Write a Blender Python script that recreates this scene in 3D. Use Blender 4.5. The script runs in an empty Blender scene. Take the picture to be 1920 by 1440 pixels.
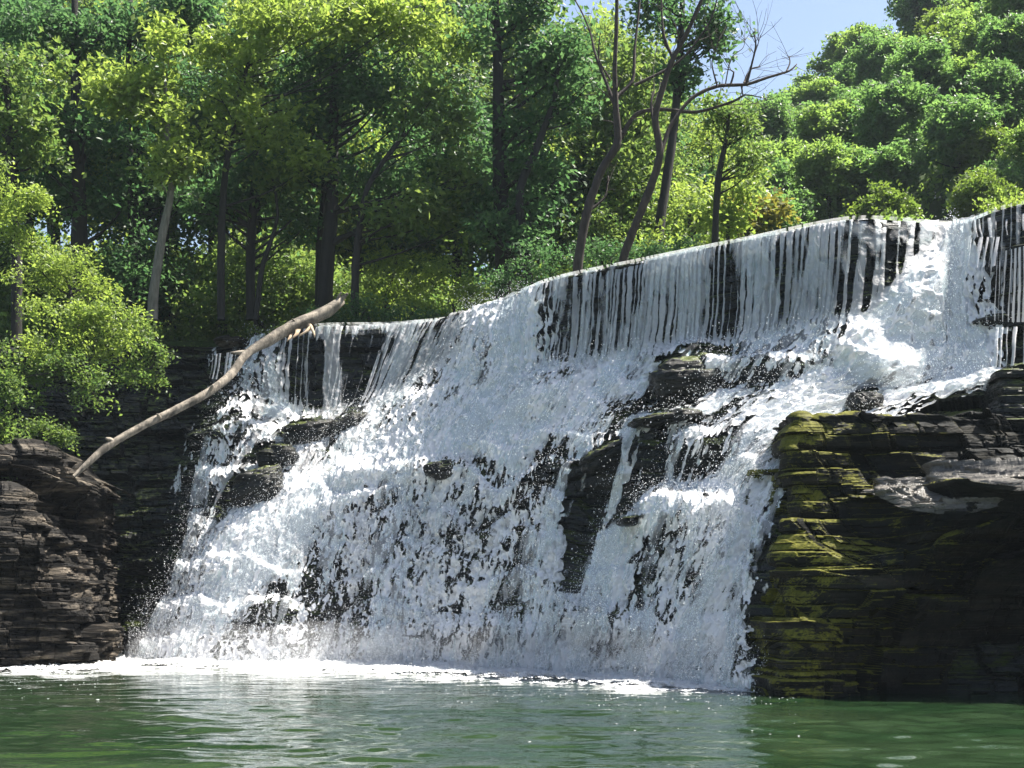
import bpy, math, numpy as np
from mathutils import Vector
R = math.radians
C = bpy.context.scene
# ------------------------------------------------------------------ camera, sky, sun, exposure
F = 2900.0; HZ = 1135.0; CH = 1.6          # focal length in photo pixels, horizon row, eye height
cam = bpy.data.objects.new('camera', bpy.data.cameras.new('camera'))
C.collection.objects.link(cam); C.camera = cam
cam.location = (0, 0, CH); cam.rotation_euler = (R(90), 0, 0)
cam.data.sensor_width = 36; cam.data.lens = 36*F/1920
cam.data.shift_y = (HZ-720)/1920
cam.data.clip_start = 0.2; cam.data.clip_end = 3000
SUN = np.array([0.46, 0.12, 0.88]); SUN /= np.linalg.norm(SUN)
W = bpy.data.worlds.new('World'); C.world = W; W.use_nodes = True
nt = W.node_tree; bg = nt.nodes['Background']
sky = nt.nodes.new('ShaderNodeTexSky'); sky.sky_type = 'NISHITA'; sky.sun_disc = False
sky.sun_elevation = math.asin(SUN[2]); sky.sun_rotation = math.atan2(SUN[0], SUN[1])
sky.air_density = 1.0; sky.dust_density = 2.0; sky.ozone_density = .8
nt.links.new(sky.outputs[0], bg.inputs[0]); bg.inputs[1].default_value = 0.065
sl = bpy.data.lights.new('sun', 'SUN'); sl.energy = 5.0; sl.angle = R(0.6); sl.color = (1, .95, .86)
so = bpy.data.objects.new('sun', sl); C.collection.objects.link(so)
so.rotation_euler = Vector(SUN).to_track_quat('Z', 'Y').to_euler()
C.view_settings.view_transform = 'Standard'; C.view_settings.look = 'None'
C.view_settings.exposure = 1.7; C.view_settings.gamma = 1
C.render.engine = 'CYCLES'
C.cycles.max_bounces = 6; C.cycles.transparent_max_bounces = 6
C.cycles.transmission_bounces = 4; C.cycles.diffuse_bounces = 3; C.cycles.volume_bounces = 0

# ------------------------------------------------------------------ helpers
def P(px, py, Y):
    """photo pixel at depth Y -> world point"""
    px = np.asarray(px, float); py = np.asarray(py, float); Y = np.asarray(Y, float)
    return np.stack([(px-960)/F*Y, Y+0*px, CH-(py-HZ)/F*Y], -1)
def PT(px, py, Y): return P(px, py, Y)
def hsh(ix, iy, iz, seed):
    h = (ix.astype(np.uint32)*np.uint32(374761393) + iy.astype(np.uint32)*np.uint32(668265263)
         + iz.astype(np.uint32)*np.uint32(2147483647) + np.uint32((seed*974711+12345) & 0xffffffff))
    h ^= h >> np.uint32(13); h *= np.uint32(1274126177); h ^= h >> np.uint32(16)
    h *= np.uint32(2246822519); h ^= h >> np.uint32(13)
    return (h & np.uint32(0xffffff)).astype(np.float32)/float(0xffffff)
def vn(x, y, z, seed=0):
    x = np.asarray(x, np.float32); y = np.asarray(y, np.float32)+0*x; z = np.asarray(z, np.float32)+0*x
    x0 = np.floor(x); y0 = np.floor(y); z0 = np.floor(z)
    fx, fy, fz = x-x0, y-y0, z-z0
    fx = fx*fx*(3-2*fx); fy = fy*fy*(3-2*fy); fz = fz*fz*(3-2*fz)
    X = x0.astype(np.int32); Y = y0.astype(np.int32); Z = z0.astype(np.int32)
    r = 0
    for dx in (0, 1):
        wx = fx if dx else 1-fx
        for dy in (0, 1):
            wy = fy if dy else 1-fy
            for dz in (0, 1):
                wz = fz if dz else 1-fz
                r = r + wx*wy*wz*hsh(X+dx, Y+dy, Z+dz, seed)
    return r*2-1
def fbm(x, y, z, o=4, seed=0, g=.5):
    r = 0; a = 1; n = 0
    for i in range(o):
        r = r + a*vn(x*2**i+i*17.3, y*2**i+i*5.1, z*2**i, seed+i*7); n += a; a *= g
    return r/n
def rank01(a):
    o = np.argsort(a.ravel(), kind='stable'); r = np.empty(a.size, np.float32)
    r[o] = np.linspace(0, 1, a.size, dtype=np.float32); return r.reshape(a.shape)
def ss(x, a, b):
    t = np.clip((x-a)/(b-a), 0, 1); return t*t*(3-2*t)
def cr(n, t):
    """Catmull-Rom weight matrix len(t) x n"""
    t = np.clip(t, 0, n-1-1e-6); i = np.floor(t).astype(int); f = t-i
    M = np.zeros((len(t), n)); k = .42
    w = [-k*f+2*k*f**2-k*f**3, 1+(k-3)*f**2+(2-k)*f**3, k*f+(3-2*k)*f**2+(k-2)*f**3, -k*f**2+k*f**3]
    for d in range(4):
        np.add.at(M, (np.arange(len(t)), np.clip(i+d-1, 0, n-1)), w[d])
    return M
def mesh(name, V, Fc, mat=None, smooth=False, attrs=None, mats=None):
    me = bpy.data.meshes.new(name)
    V = np.asarray(V, np.float32).reshape(-1, 3); Fc = np.asarray(Fc, np.int32)
    n = Fc.shape[1]
    me.vertices.add(len(V)); me.vertices.foreach_set('co', V.ravel())
    me.loops.add(Fc.size); me.loops.foreach_set('vertex_index', Fc.ravel())
    me.polygons.add(len(Fc)); me.polygons.foreach_set('loop_start', np.arange(0, Fc.size, n, dtype=np.int32))
    me.update(calc_edges=True)
    me.polygons.foreach_set('use_smooth', np.full(len(Fc), smooth, bool))
    for k, (dom, a) in (attrs or {}).items():
        at = me.attributes.new(k, 'FLOAT', dom); at.data.foreach_set('value', np.asarray(a, np.float32).ravel())
    if mat: me.materials.append(mat)
    me.validate()
    return me
def link(name, me, parent=None):
    o = bpy.data.objects.new(name, me); C.collection.objects.link(o)
    if parent: o.parent = parent
    return o
def tag(o, label=None, cat=None, group=None, kind=None):
    if label: o['label'] = label
    if cat: o['category'] = cat
    if group: o['group'] = group
    if kind: o['kind'] = kind
    return o
def root(name, loc, label, cat, group=None):
    o = bpy.data.objects.new(name, None); C.collection.objects.link(o)
    o.location = tuple(float(v) for v in loc); o.empty_display_size = .2
    return tag(o, label, cat, group)
def gridfaces(nv, nu):
    i = np.arange(nv-1)[:, None]*nu+np.arange(nu-1)[None]
    return np.stack([i, i+1, i+nu+1, i+nu], -1).reshape(-1, 4)
def tube(pts, rad, seg=8, jit=.12, seed=0, cap=True):
    pts = np.asarray(pts, float); rad = np.asarray(rad, float); n = len(pts)
    # resample smooth
    L = np.r_[0, np.cumsum(np.linalg.norm(np.diff(pts, axis=0), axis=1))]
    m = max(int(L[-1]/max(rad.mean()*2.5, .08)), n*2); m = min(m, 60)
    M = cr(n, np.interp(np.linspace(0, L[-1], m), L, np.arange(n)))
    pts = M@pts; rad = M@rad
    T = np.gradient(pts, axis=0); T /= np.linalg.norm(T, axis=1)[:, None]+1e-9
    ref = np.array([0.3, 1, .1]) if abs(T[0, 2]) > .5 else np.array([0, 0.2, 1.])
    A = np.cross(T, ref); A /= np.linalg.norm(A, axis=1)[:, None]+1e-9; B = np.cross(T, A)
    th = np.linspace(0, 2*np.pi, seg, endpoint=False)
    rg = np.random.default_rng(seed)
    rr = rad[:, None]*(1+jit*rg.uniform(-1, 1, (m, seg)) + jit*1.2*np.sin(th*3+rg.uniform(0, 6)))
    V = pts[:, None]+rr[..., None]*(np.cos(th)[None, :, None]*A[:, None]+np.sin(th)[None, :, None]*B[:, None])
    i = np.arange(m-1)[:, None]*seg; j = np.arange(seg)[None]; jn = (j+1) % seg
    Fq = np.stack([i+j, i+jn, i+seg+jn, i+seg+j], -1).reshape(-1, 4)
    V = V.reshape(-1, 3)
    if cap:
        V = np.vstack([V, pts[0], pts[-1]]); a = len(V)-2; j = np.arange(seg); jn = (j+1) % seg
        Fq = np.vstack([Fq, np.stack([j, np.full(seg, a), np.full(seg, a), jn], -1)[:, [3, 1, 0, 0]][:, [0, 1, 2, 2]]]) if False else Fq
        V2 = V
        # pole caps as small quads: pair neighbours
        for base, c in ((0, a), ((m-1)*seg, a+1)):
            for q in range(0, seg, 2):
                Fq = np.vstack([Fq, [[base+q, base+(q+1) % seg, base+(q+2) % seg, c]]])
    return V, Fq
def join(parts):
    V = []; Fc = []; o = 0
    for v, f in parts:
        V.append(v); Fc.append(f+o); o += len(v)
    return np.vstack(V), np.vstack(Fc)

# ------------------------------------------------------------------ materials
def mat(name):
    m = bpy.data.materials.new(name); m.use_nodes = True; t = m.node_tree; t.nodes.clear()
    return m, t, t.nodes.new('ShaderNodeOutputMaterial')
def N(t, typ, **kw):
    n = t.nodes.new(typ)
    for k, v in kw.items():
        if k.startswith('_'): setattr(n, k[1:], v)
        else: n.inputs[k.replace('#', ' ')].default_value = v
    return n
def ramp(t, src, stops):
    r = t.nodes.new('ShaderNodeValToRGB'); e = r.color_ramp.elements
    while len(e) < len(stops): e.new(.5)
    for k, (p, c) in enumerate(stops):
        e[k].position = p; e[k].color = (*c, 1) if len(c) == 3 else c
    t.links.new(src, r.inputs[0]); return r
def mixc(t, fac, a, b, bt='MIX'):
    m = t.nodes.new('ShaderNodeMix'); m.data_type = 'RGBA'; m.blend_type = bt
    for i, s in ((0, fac), (6, a), (7, b)):
        if hasattr(s, 'type') and hasattr(s, 'links'): t.links.new(s, m.inputs[i])
        else: m.inputs[i].default_value = s if i == 0 else (*s, 1)
    return m.outputs[2]
def math_(t, op, a, b=None, clamp=False):
    m = t.nodes.new('ShaderNodeMath'); m.operation = op; m.use_clamp = clamp
    for i, s in enumerate((a, b)):
        if s is None: continue
        if hasattr(s, 'links'): t.links.new(s, m.inputs[i])
        else: m.inputs[i].default_value = s
    return m.outputs[0]
def noise(t, scale, detail=6, rough=.6, vec=None, map_=None, dist=0):
    n = N(t, 'ShaderNodeTexNoise', Scale=scale, Detail=detail, Roughness=rough, Distortion=dist)
    if vec is None:
        g = t.nodes.new('ShaderNodeNewGeometry'); vec = g.outputs['Position']
    if map_:
        mp = t.nodes.new('ShaderNodeMapping'); mp.inputs['Scale'].default_value = map_
        t.links.new(vec, mp.inputs[0]); vec = mp.outputs[0]
    t.links.new(vec, n.inputs['Vector']); return n.outputs[0]
def rock_mat(name, dark, mid, light, moss=0., mosscol=(.13, .13, .012), rough=(.35, .75), bump=.5, stops=(.3, .5, .72), mossx=None, spec=.25):
    m, t, out = mat(name)
    st = noise(t, 1.0, 8, .65, map_=(.5, .5, 5.)); fn = noise(t, 9, 8, .7)
    c = ramp(t, st, [(stops[0], dark), (stops[1], mid), (stops[2], light)]).outputs[0]
    c = mixc(t, .55, c, ramp(t, fn, [(.3, (.35, .35, .35)), (.7, (1.5, 1.45, 1.4))]).outputs[0], 'MULTIPLY')
    if moss:
        g = t.nodes.new('ShaderNodeNewGeometry'); sp = t.nodes.new('ShaderNodeSeparateXYZ')
        t.links.new(g.outputs['Normal'], sp.inputs[0])
        mn = noise(t, 1.1, 7, .65); mn2 = noise(t, 14, 5, .7)
        k = math_(t, 'ADD', math_(t, 'MULTIPLY', sp.outputs[2], .42), math_(t, 'MULTIPLY', mn, 1.0))
        k = math_(t, 'ADD', k, math_(t, 'MULTIPLY', mn2, .25))
        if mossx is not None:
            ps = t.nodes.new('ShaderNodeSeparateXYZ'); t.links.new(g.outputs['Position'], ps.inputs[0])
            gx = math_(t, 'MULTIPLY', math_(t, 'SUBTRACT', mossx, ps.outputs[0]), .13)
            mn_ = t.nodes.new('ShaderNodeClamp'); mn_.inputs[1].default_value = -.4; mn_.inputs[2].default_value = .14; t.links.new(gx, mn_.inputs[0])
            k = math_(t, 'ADD', k, mn_.outputs[0])
        k = ramp(t, k, [(1.08-moss*.8, (0, 0, 0)), (1.15-moss*.8, (1, 1, 1))]).outputs[0]
        mc = ramp(t, mn2, [(.3, tuple(v*.35 for v in mosscol)), (.7, tuple(v*1.5 for v in mosscol))]).outputs[0]
        c = mixc(t, k, c, mc)
    b = N(t, 'ShaderNodeBsdfPrincipled'); t.links.new(c, b.inputs['Base Color'])
    rr = ramp(t, noise(t, 1.7, 4), [(.35, (rough[0],)*3), (.65, (rough[1],)*3)]).outputs[0]
    t.links.new(rr, b.inputs['Roughness']); b.inputs['Specular IOR Level'].default_value = spec
    bp = N(t, 'ShaderNodeBump', Strength=bump, Distance=.05); t.links.new(fn, bp.inputs['Height'])
    bp2 = N(t, 'ShaderNodeBump', Strength=bump, Distance=.12); t.links.new(noise(t, 2.5, 6, .6, map_=(.6, .6, 6)), bp2.inputs['Height'])
    t.links.new(bp.outputs[0], bp2.inputs['Normal']); t.links.new(bp2.outputs[0], b.inputs['Normal'])
    t.links.new(b.outputs[0], out.inputs[0]); return m
M_wet = rock_mat('wet_shale', (.003, .004, .005), (.009, .011, .012), (.03, .03, .026), .22, (.05, .065, .012), (.22, .6))
M_moss = rock_mat('mossy_shale', (.002, .003, .003), (.006, .007, .006), (.03, .027, .02), .38, (.11, .108, .014), (.5, .85), mossx=6.2, spec=.15)
M_dry = rock_mat('dry_shale', (.004, .004, .004), (.016, .014, .012), (.2, .17, .135), .08, (.1, .11, .02), (.6, .95), stops=(.32, .51, .7), spec=.15)  # ramp's light tone also paints sunlit pieces into the dry rock colour
M_bank = rock_mat('bank_soil', (.005, .01, .003), (.01, .02, .005), (.016, .03, .008), .45, (.03, .055, .01), (.8, .95))
def foam_mat(name, lo, hi, trans=.35, rough=.25, thin=None):
    m, t, out = mat(name)
    fn = noise(t, 7, 6, .7)
    c = ramp(t, fn, [(.3, lo), (.65, hi)]).outputs[0]
    b = N(t, 'ShaderNodeBsdfPrincipled', Roughness=rough); t.links.new(c, b.inputs['Base Color'])
    b.inputs['Specular IOR Level'].default_value = .5
    tr = N(t, 'ShaderNodeBsdfTranslucent'); t.links.new(c, tr.inputs[0])
    bp = N(t, 'ShaderNodeBump', Strength=.6, Distance=.05); t.links.new(noise(t, 16, 4, .6), bp.inputs['Height'])
    t.links.new(bp.outputs[0], b.inputs['Normal'])
    mx = N(t, 'ShaderNodeMixShader', Fac=trans); t.links.new(b.outputs[0], mx.inputs[1]); t.links.new(tr.outputs[0], mx.inputs[2])
    sh = mx.outputs[0]
    if thin:
        at = t.nodes.new('ShaderNodeAttribute'); at.attribute_name = thin
        tp = N(t, 'ShaderNodeBsdfTransparent', Color=(.88, .94, .94, 1))
        m2 = N(t, 'ShaderNodeMixShader'); t.links.new(at.outputs['Fac'], m2.inputs[0])
        t.links.new(tp.outputs[0], m2.inputs[1]); t.links.new(sh, m2.inputs[2]); sh = m2.outputs[0]
    t.links.new(sh, out.inputs[0]); return m
M_foam = foam_mat('white_water', (.79, .78, .81), (.96, .95, .96), .22, .3, 'body')
M_drop = foam_mat('water_drops', (.85, .87, .9), (.95, .95, .96), .4, .2)
def leaf_mat(name, c1, c2, tcol, tr=.5):
    m, t, out = mat(name)
    at = t.nodes.new('ShaderNodeAttribute'); at.attribute_name = 'tint'
    c = mixc(t, at.outputs['Fac'], c1, c2)
    tc = mixc(t, 1.0, c, tcol, 'MULTIPLY')
    d = N(t, 'ShaderNodeBsdfPrincipled', Roughness=.42); t.links.new(c, d.inputs['Base Color'])
    d.inputs['Specular IOR Level'].default_value = .35
    tl = N(t, 'ShaderNodeBsdfTranslucent'); t.links.new(tc, tl.inputs[0])
    mx = N(t, 'ShaderNodeMixShader', Fac=tr); t.links.new(d.outputs[0], mx.inputs[1]); t.links.new(tl.outputs[0], mx.inputs[2])
    t.links.new(mx.outputs[0], out.inputs[0]); return m
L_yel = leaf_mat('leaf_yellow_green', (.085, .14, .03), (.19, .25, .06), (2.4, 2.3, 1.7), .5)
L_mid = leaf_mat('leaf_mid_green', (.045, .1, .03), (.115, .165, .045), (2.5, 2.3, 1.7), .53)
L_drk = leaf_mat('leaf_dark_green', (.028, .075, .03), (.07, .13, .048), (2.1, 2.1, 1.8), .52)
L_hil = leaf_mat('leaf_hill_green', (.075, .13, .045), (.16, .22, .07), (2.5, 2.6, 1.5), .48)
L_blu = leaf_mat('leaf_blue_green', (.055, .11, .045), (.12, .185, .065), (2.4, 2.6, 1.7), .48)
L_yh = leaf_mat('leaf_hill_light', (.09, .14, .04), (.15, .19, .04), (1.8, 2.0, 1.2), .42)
L_aut = leaf_mat('leaf_orange_tinged', (.1, .13, .03), (.2, .18, .05), (1.7, 1.6, 1.0))
def bark_mat(name, a, b_, patch=0):
    m, t, out = mat(name)
    n = noise(t, 4, 7, .7, map_=(3, 3, .6))
    c = ramp(t, n, [(.3, a), (.7, b_)]).outputs[0]
    if patch: c = mixc(t, 1.0, c, ramp(t, noise(t, 2.2, 6, .65), [(.42, (patch,)*3), (.56, (1, 1, 1))]).outputs[0], 'MULTIPLY')
    b = N(t, 'ShaderNodeBsdfPrincipled', Roughness=.9); t.links.new(c, b.inputs['Base Color'])
    bp = N(t, 'ShaderNodeBump', Strength=.7, Distance=.04); t.links.new(n, bp.inputs['Height']); t.links.new(bp.outputs[0], b.inputs['Normal'])
    t.links.new(b.outputs[0], out.inputs[0]); return m
B_drk = bark_mat('bark_dark', (.006, .006, .006), (.026, .023, .018))
B_gry = bark_mat('bark_grey', (.07, .065, .05), (.22, .2, .16))
B_ded = bark_mat('bark_dead', (.015, .011, .01), (.07, .052, .045))
B_log = bark_mat('bare_wood', (.1, .085, .065), (.36, .31, .25), .35)
B_cut = bark_mat('torn_wood', (.3, .2, .12), (.6, .47, .33))
def water_mat():
    m, t, out = mat('pool_water')
    d = N(t, 'ShaderNodeBsdfDiffuse')
    c = ramp(t, noise(t, .25, 3, .5), [(.35, (.010, .027, .010)), (.65, (.024, .043, .02))]).outputs[0]
    t.links.new(c, d.inputs[0])
    g = N(t, 'ShaderNodeBsdfGlossy', Roughness=.02, Color=(1, 1, 1, 1))
    f = N(t, 'ShaderNodeFresnel', IOR=1.42)
    bp = N(t, 'ShaderNodeBump', Strength=.12, Distance=.02); t.links.new(noise(t, 5, 3, .5, map_=(.7, 1.4, 1)), bp.inputs['Height'])
    for n_ in (g, f): t.links.new(bp.outputs[0], n_.inputs['Normal'])
    mx = N(t, 'ShaderNodeMixShader'); t.links.new(f.outputs[0], mx.inputs[0]); t.links.new(d.outputs[0], mx.inputs[1]); t.links.new(g.outputs[0], mx.inputs[2])
    t.links.new(mx.outputs[0], out.inputs[0]); return m
M_pool = water_mat()

# ------------------------------------------------------------------ strata: horizontal layers broken into blocks
_rg = np.random.default_rng(5)
BND = np.cumsum(_rg.choice([.07, .14, .24, .38, .6], 80, p=[.25, .27, .22, .16, .1]))-3.0
def strata(X, Y, Z, amp=.25, seed=0, bw=1.6, rnd=.12):
    u = X*.9+Y*.35
    zz = Z+.42*fbm(X*.35, Y*.35, Z*.12, 3, seed+3)+.05*vn(X*1.4, Y*1.4, Z*0, seed+2)+.02*vn(X*3, Y*3, Z*0, seed+4)
    k = np.clip(np.searchsorted(BND, zz)-1, 0, 78); th = BND[k+1]-BND[k]; t = (zz-BND[k])/th
    kk = k.astype(np.float32); z0 = np.zeros_like(kk, np.int32)
    w = bw*(.5+hsh(k, z0, z0, seed+11)*1.2); q = u/w+hsh(k, z0, z0, seed+12)*9
    q = q+.35*vn(u*.8, kk*3.1, 0, seed+5); j = np.floor(q).astype(np.int32); fq = q-j
    reg = np.floor(u/3.1+k//2*.37).astype(np.int32)
    k2 = np.where(hsh(k//2, reg, z0, seed+21) < .55, k//2*2, k)
    w2 = bw*(.5+hsh(k2, z0, z0, seed+11)*1.2); j = np.floor(u/w2+hsh(k2, z0, z0, seed+12)*9+.35*vn(u*.8, k2.astype(np.float32)*3.1, 0, seed+5)).astype(np.int32)
    top = (k2 == k) | (k % 2 == 1); top = np.where(k2 < k, True, hsh(k//2, reg, z0, seed+21) >= .55)
    h1 = (hsh(k2, j, z0, seed+13)-.5)*2; a = np.sign(h1)*np.abs(h1)**1.4*1.35*amp+(hsh(k//4, (j//3), z0, seed+14)-.5)*amp*1.3
    a += amp*.6*fbm(u*1.9, kk*7.7, 0, 3, seed+6, .65)+.05*fbm(X*3.5, Y*3.5, Z*5, 3, seed+8, .6)
    a -= top*rnd*np.clip((t-.78)/.22, 0, 1)**2*np.minimum(th/.25, 1.6)*(.5+vn(u*1.5, kk, 0, seed+7)*.5+.3)
    global LAYER_DZ; LAYER_DZ = (t-.5)*th
    a -= .05*(t < .1)*(hsh(k, j, z0, seed+30) < .6)+.04*(np.minimum(fq, 1-fq)*w < .035)
    return a

def blocks(X, Y, Z, amp, seed, h0=.7, w0=1.7, rnd=.1):
    """three sizes of broken rectangular beds; returns outward offset and height within the biggest bed"""
    u = X*.85+Y*.5; z0 = np.zeros(X.shape, np.int32); out = 0; dz = 0
    zz = Z+.09*fbm(X*.3, Y*.3, Z*.1, 3, seed+3); uu = u+.18*fbm(Z*1.1, u*.4, 0, 3, seed+4)+.05*vn(Z*5, u*2, 0, seed+5)
    for L, (h, w, a) in enumerate(((h0, w0, 1.), (h0*.36, w0*.42, .5), (h0*.13, w0*.2, .13))):
        c = np.floor(uu/(w*1.9)+L*.37).astype(np.int32); zq = zz/h+hsh(c, z0, z0, seed+31+L)*.8
        zq = zq+.28*np.sin(zq*6.283)*.5
        k = np.floor(zq).astype(np.int32); t = zq-k
        q = uu/w+hsh(k, z0, z0, seed+41+L)*5; j = np.floor(q).astype(np.int32); fq = q-j
        hv = (hsh(k, j, z0, seed+51+L)-.5)*2
        out = out+a*amp*(np.sign(hv)*np.abs(hv)**1.2*1.25)-rnd*a*np.clip((t-.8)/.2, 0, 1)**2*(1 if L < 2 else 0)
        out = out-.035*a*(np.minimum(fq, 1-fq)*w < .03)-.05*a*(t < .07)
        out = out+a*.12*(hsh(k, j, z0, seed+61+L)-.5)*(fq-.5)*2
        if L == 0: dz = (t-.5)*h
        if L == 1: dz = dz*.6+(t-.5)*h*.4
    return np.clip(out, -.45, .33)+.04*fbm(X*3.5, Y*3.5, Z*5, 4, seed+8, .6), dz

# ------------------------------------------------------------------ cascade base surface
def crestY(py): return (10-CH)*F/(HZ-py)
def footY(py): return CH*F/(py-HZ)
FR = np.array([1, .87, .68, .52, .38, .26, .15, .07, 0])
FL = [
 [(-330,640),(-330,700),(-330,760),(-330,850),(-330,950),(-330,1050),(-330,1150),(-330,1200),(-330,1240)],
 [(0,642),(0,700),(0,760),(0,850),(0,950),(0,1050),(0,1150),(0,1200),(0,1238)],
 [(240,648),(240,700),(235,770),(225,850),(215,950),(205,1050),(195,1150),(190,1200),(185,1238)],
 [(390,655),(385,705),(375,770),(350,850),(320,950),(290,1050),(255,1150),(230,1200),(215,1241)],
 [(470,645),(440,710),(410,780),(385,850),(365,950),(350,1030),(310,1130),(280,1190),(262,1243)],
 [(590,622),(580,770),(540,830),(510,890),(470,960),(430,1040),(390,1120),(360,1190),(335,1246)],
 [(750,617),(700,762),(650,830),(620,900),(580,970),(550,1050),(520,1130),(500,1195),(485,1248)],
 [(900,594),(850,690),(800,780),(760,860),(730,950),(705,1040),(685,1130),(670,1200),(655,1251)],
 [(1020,540),(1010,690),(960,780),(920,860),(890,950),(870,1040),(850,1130),(840,1200),(830,1257)],
 [(1190,503),(1180,665),(1130,760),(1080,850),(1050,950),(1030,1040),(1015,1130),(1005,1200),(1000,1265)],
 [(1400,462),(1390,640),(1320,750),(1240,830),(1210,930),(1190,1040),(1170,1130),(1160,1200),(1150,1275)],
 [(1600,424),(1590,600),(1540,730),(1420,820),(1370,920),(1340,1030),(1310,1130),(1295,1220),(1285,1284)],
 [(1790,430),(1770,560),(1760,720),(1560,810),(1450,900),(1420,1020),(1400,1130),(1385,1220),(1375,1292)],
 [(1920,397),(1910,600),(1900,730),(1700,830),(1550,920),(1500,1030),(1470,1150),(1460,1230),(1450,1298)],
 [(2250,380),(2230,600),(2200,750),(2100,850),(2000,950),(1950,1050),(1930,1150),(1920,1230),(1910,1302)],
]
K = []
for fl in FL:
    yc = crestY(fl[0][1]); yf = footY(fl[-1][1])
    col = [P(x, y, yf+(yc-yf)*fr) for (x, y), fr in zip(fl, FR)]
    c0 = col[0]
    back = c0+np.array([.25, 1.2, .12]); back2 = c0+np.array([3., 16, .2]) 
    under = col[-1]+np.array([0, -.3, -1.6])
    K.append([back2, back]+col+[under])
K = np.array(K).transpose(1, 0, 2)            # rows x lines x 3 ; row 2 = crest, row 3 = drop base, row 10 = foot
NR, NL = K.shape[:2]
SP = np.r_[0, np.cumsum([1.6, 1.2, .9, .6, .7, 1, 1, 1, 1.1, 1.25, 1.2, 1.0, .9, 1.2])]
def surf(nv, nu, v0=0, v1=None, s0=0, s1=None):
    v1 = NR-1 if v1 is None else v1; s1 = NL-1 if s1 is None else s1
    # rows: fewer samples behind the crest
    tv = np.interp(np.linspace(0, 1, nv), [0, 1], [v0, v1])
    a, b = np.interp([s0, s1], np.arange(NL), SP)
    ts = np.interp(np.linspace(a, b, nu), SP, np.arange(NL))
    V = np.einsum('vr,rlc,sl->vsc', cr(NR, tv), K, cr(NL, ts))
    return V, tv[:, None]+0*ts[None], ts[None]+0*tv[:, None]
def normals(V):
    du = np.gradient(V, axis=1); dv = np.gradient(V, axis=0)
    n = np.cross(dv, du); n /= np.linalg.norm(n, axis=-1)[..., None]+1e-9
    s = np.sign(np.where(np.abs(n[..., 1]) > np.abs(n[..., 2]), -n[..., 1], n[..., 2])); s[s == 0] = 1
    return n*s[..., None]
def scr(V): return 960+F*V[..., 0]/V[..., 1], HZ-F*(V[..., 2]-CH)/V[..., 1]
def poly(px, py, pts, soft=14):
    """soft inside mask of a polygon given in photo coordinates of the unwarped base surface"""
    pts = np.array(pts, float); ins = np.zeros(px.shape, bool); d = np.full(px.shape, 1e9)
    for (x1, y1), (x2, y2) in zip(pts, np.roll(pts, -1, 0)):
        c = ((y1 > py) != (y2 > py)) & (px < (x2-x1)*(py-y1)/(y2-y1+1e-9)+x1); ins ^= c
        L2 = (x2-x1)**2+(y2-y1)**2; t = np.clip(((px-x1)*(x2-x1)+(py-y1)*(y2-y1))/L2, 0, 1)
        d = np.minimum(d, np.hypot(px-x1-t*(x2-x1), py-y1-t*(y2-y1)))
    return ss(np.where(ins, d, -d), -soft, soft)
def ell(px, py, cx, cy, rx, ry, ang=0, soft=.5):
    a = R(ang); x = px-cx; y = py-cy; u = (x*math.cos(a)+y*math.sin(a))/rx; v = (-x*math.sin(a)+y*math.cos(a))/ry
    return 1-ss(np.hypot(u, v), 1-soft, 1+soft*.5)
# (centre, radii, tilt, push toward viewer in metres): bulges and hollows of the rock stair under the water
BUMP = [(1300,705,75,50,-8,.9),(1240,800,90,28,-8,.5),(1180,870,95,40,-25,.7),(1330,905,75,45,0,-.7),(1290,960,110,50,-10,.6),(1300,1030,90,60,0,.4),
        (830,885,90,22,-6,.35),(960,830,90,25,-15,.1),(660,900,60,25,-20,.4),(620,1100,60,120,15,-.4),(500,1000,160,60,-35,.35),
        (1120,1000,50,110,8,-.6),(1600,650,70,35,-25,.2),(1450,700,100,25,-5,.35),(1040,740,90,40,-35,.45),(780,1000,40,120,15,-.25),
        (1150,1180,110,40,10,.45),(900,1190,120,30,0,.4),(700,1200,80,30,0,.35),(1660,700,60,50,0,.35),(930,650,80,80,30,.55),(1720,560,60,80,35,.45),
        (450,800,40,60,20,.4),(520,720,50,60,10,.4)]
def bumps(px, py):
    r = 0
    for cx, cy, rx, ry, an, p in BUMP: r = r+p*ell(px, py, cx, cy, rx, ry, an, .8)
    return r
def ledges(V, TV, TS):
    """stair of small overhanging ledges under the water: outward push and phase inside a step"""
    X, Y, Z = V[..., 0], V[..., 1], V[..., 2]
    z = (Z+1.6*fbm(X*.28, Y*.3, Z*.15, 3, 500)+.25*vn(X*1.3, Y*.5, Z*.6, 501))/1.0
    k = np.floor(z); t = z-k
    amp = np.clip(.10+.22*fbm(X*.5, k*3.7, 0, 2, 504), 0, .3)
    m = ss(TV, 3.1, 3.6)*(1-ss(TV, 9.2, 10))*ss(TS, 3.8, 4.3)
    return np.where(t < .8, ss(t, .0, .8), 1-ss(t, .8, 1.0))*amp*m, t, m*amp*2
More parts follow.
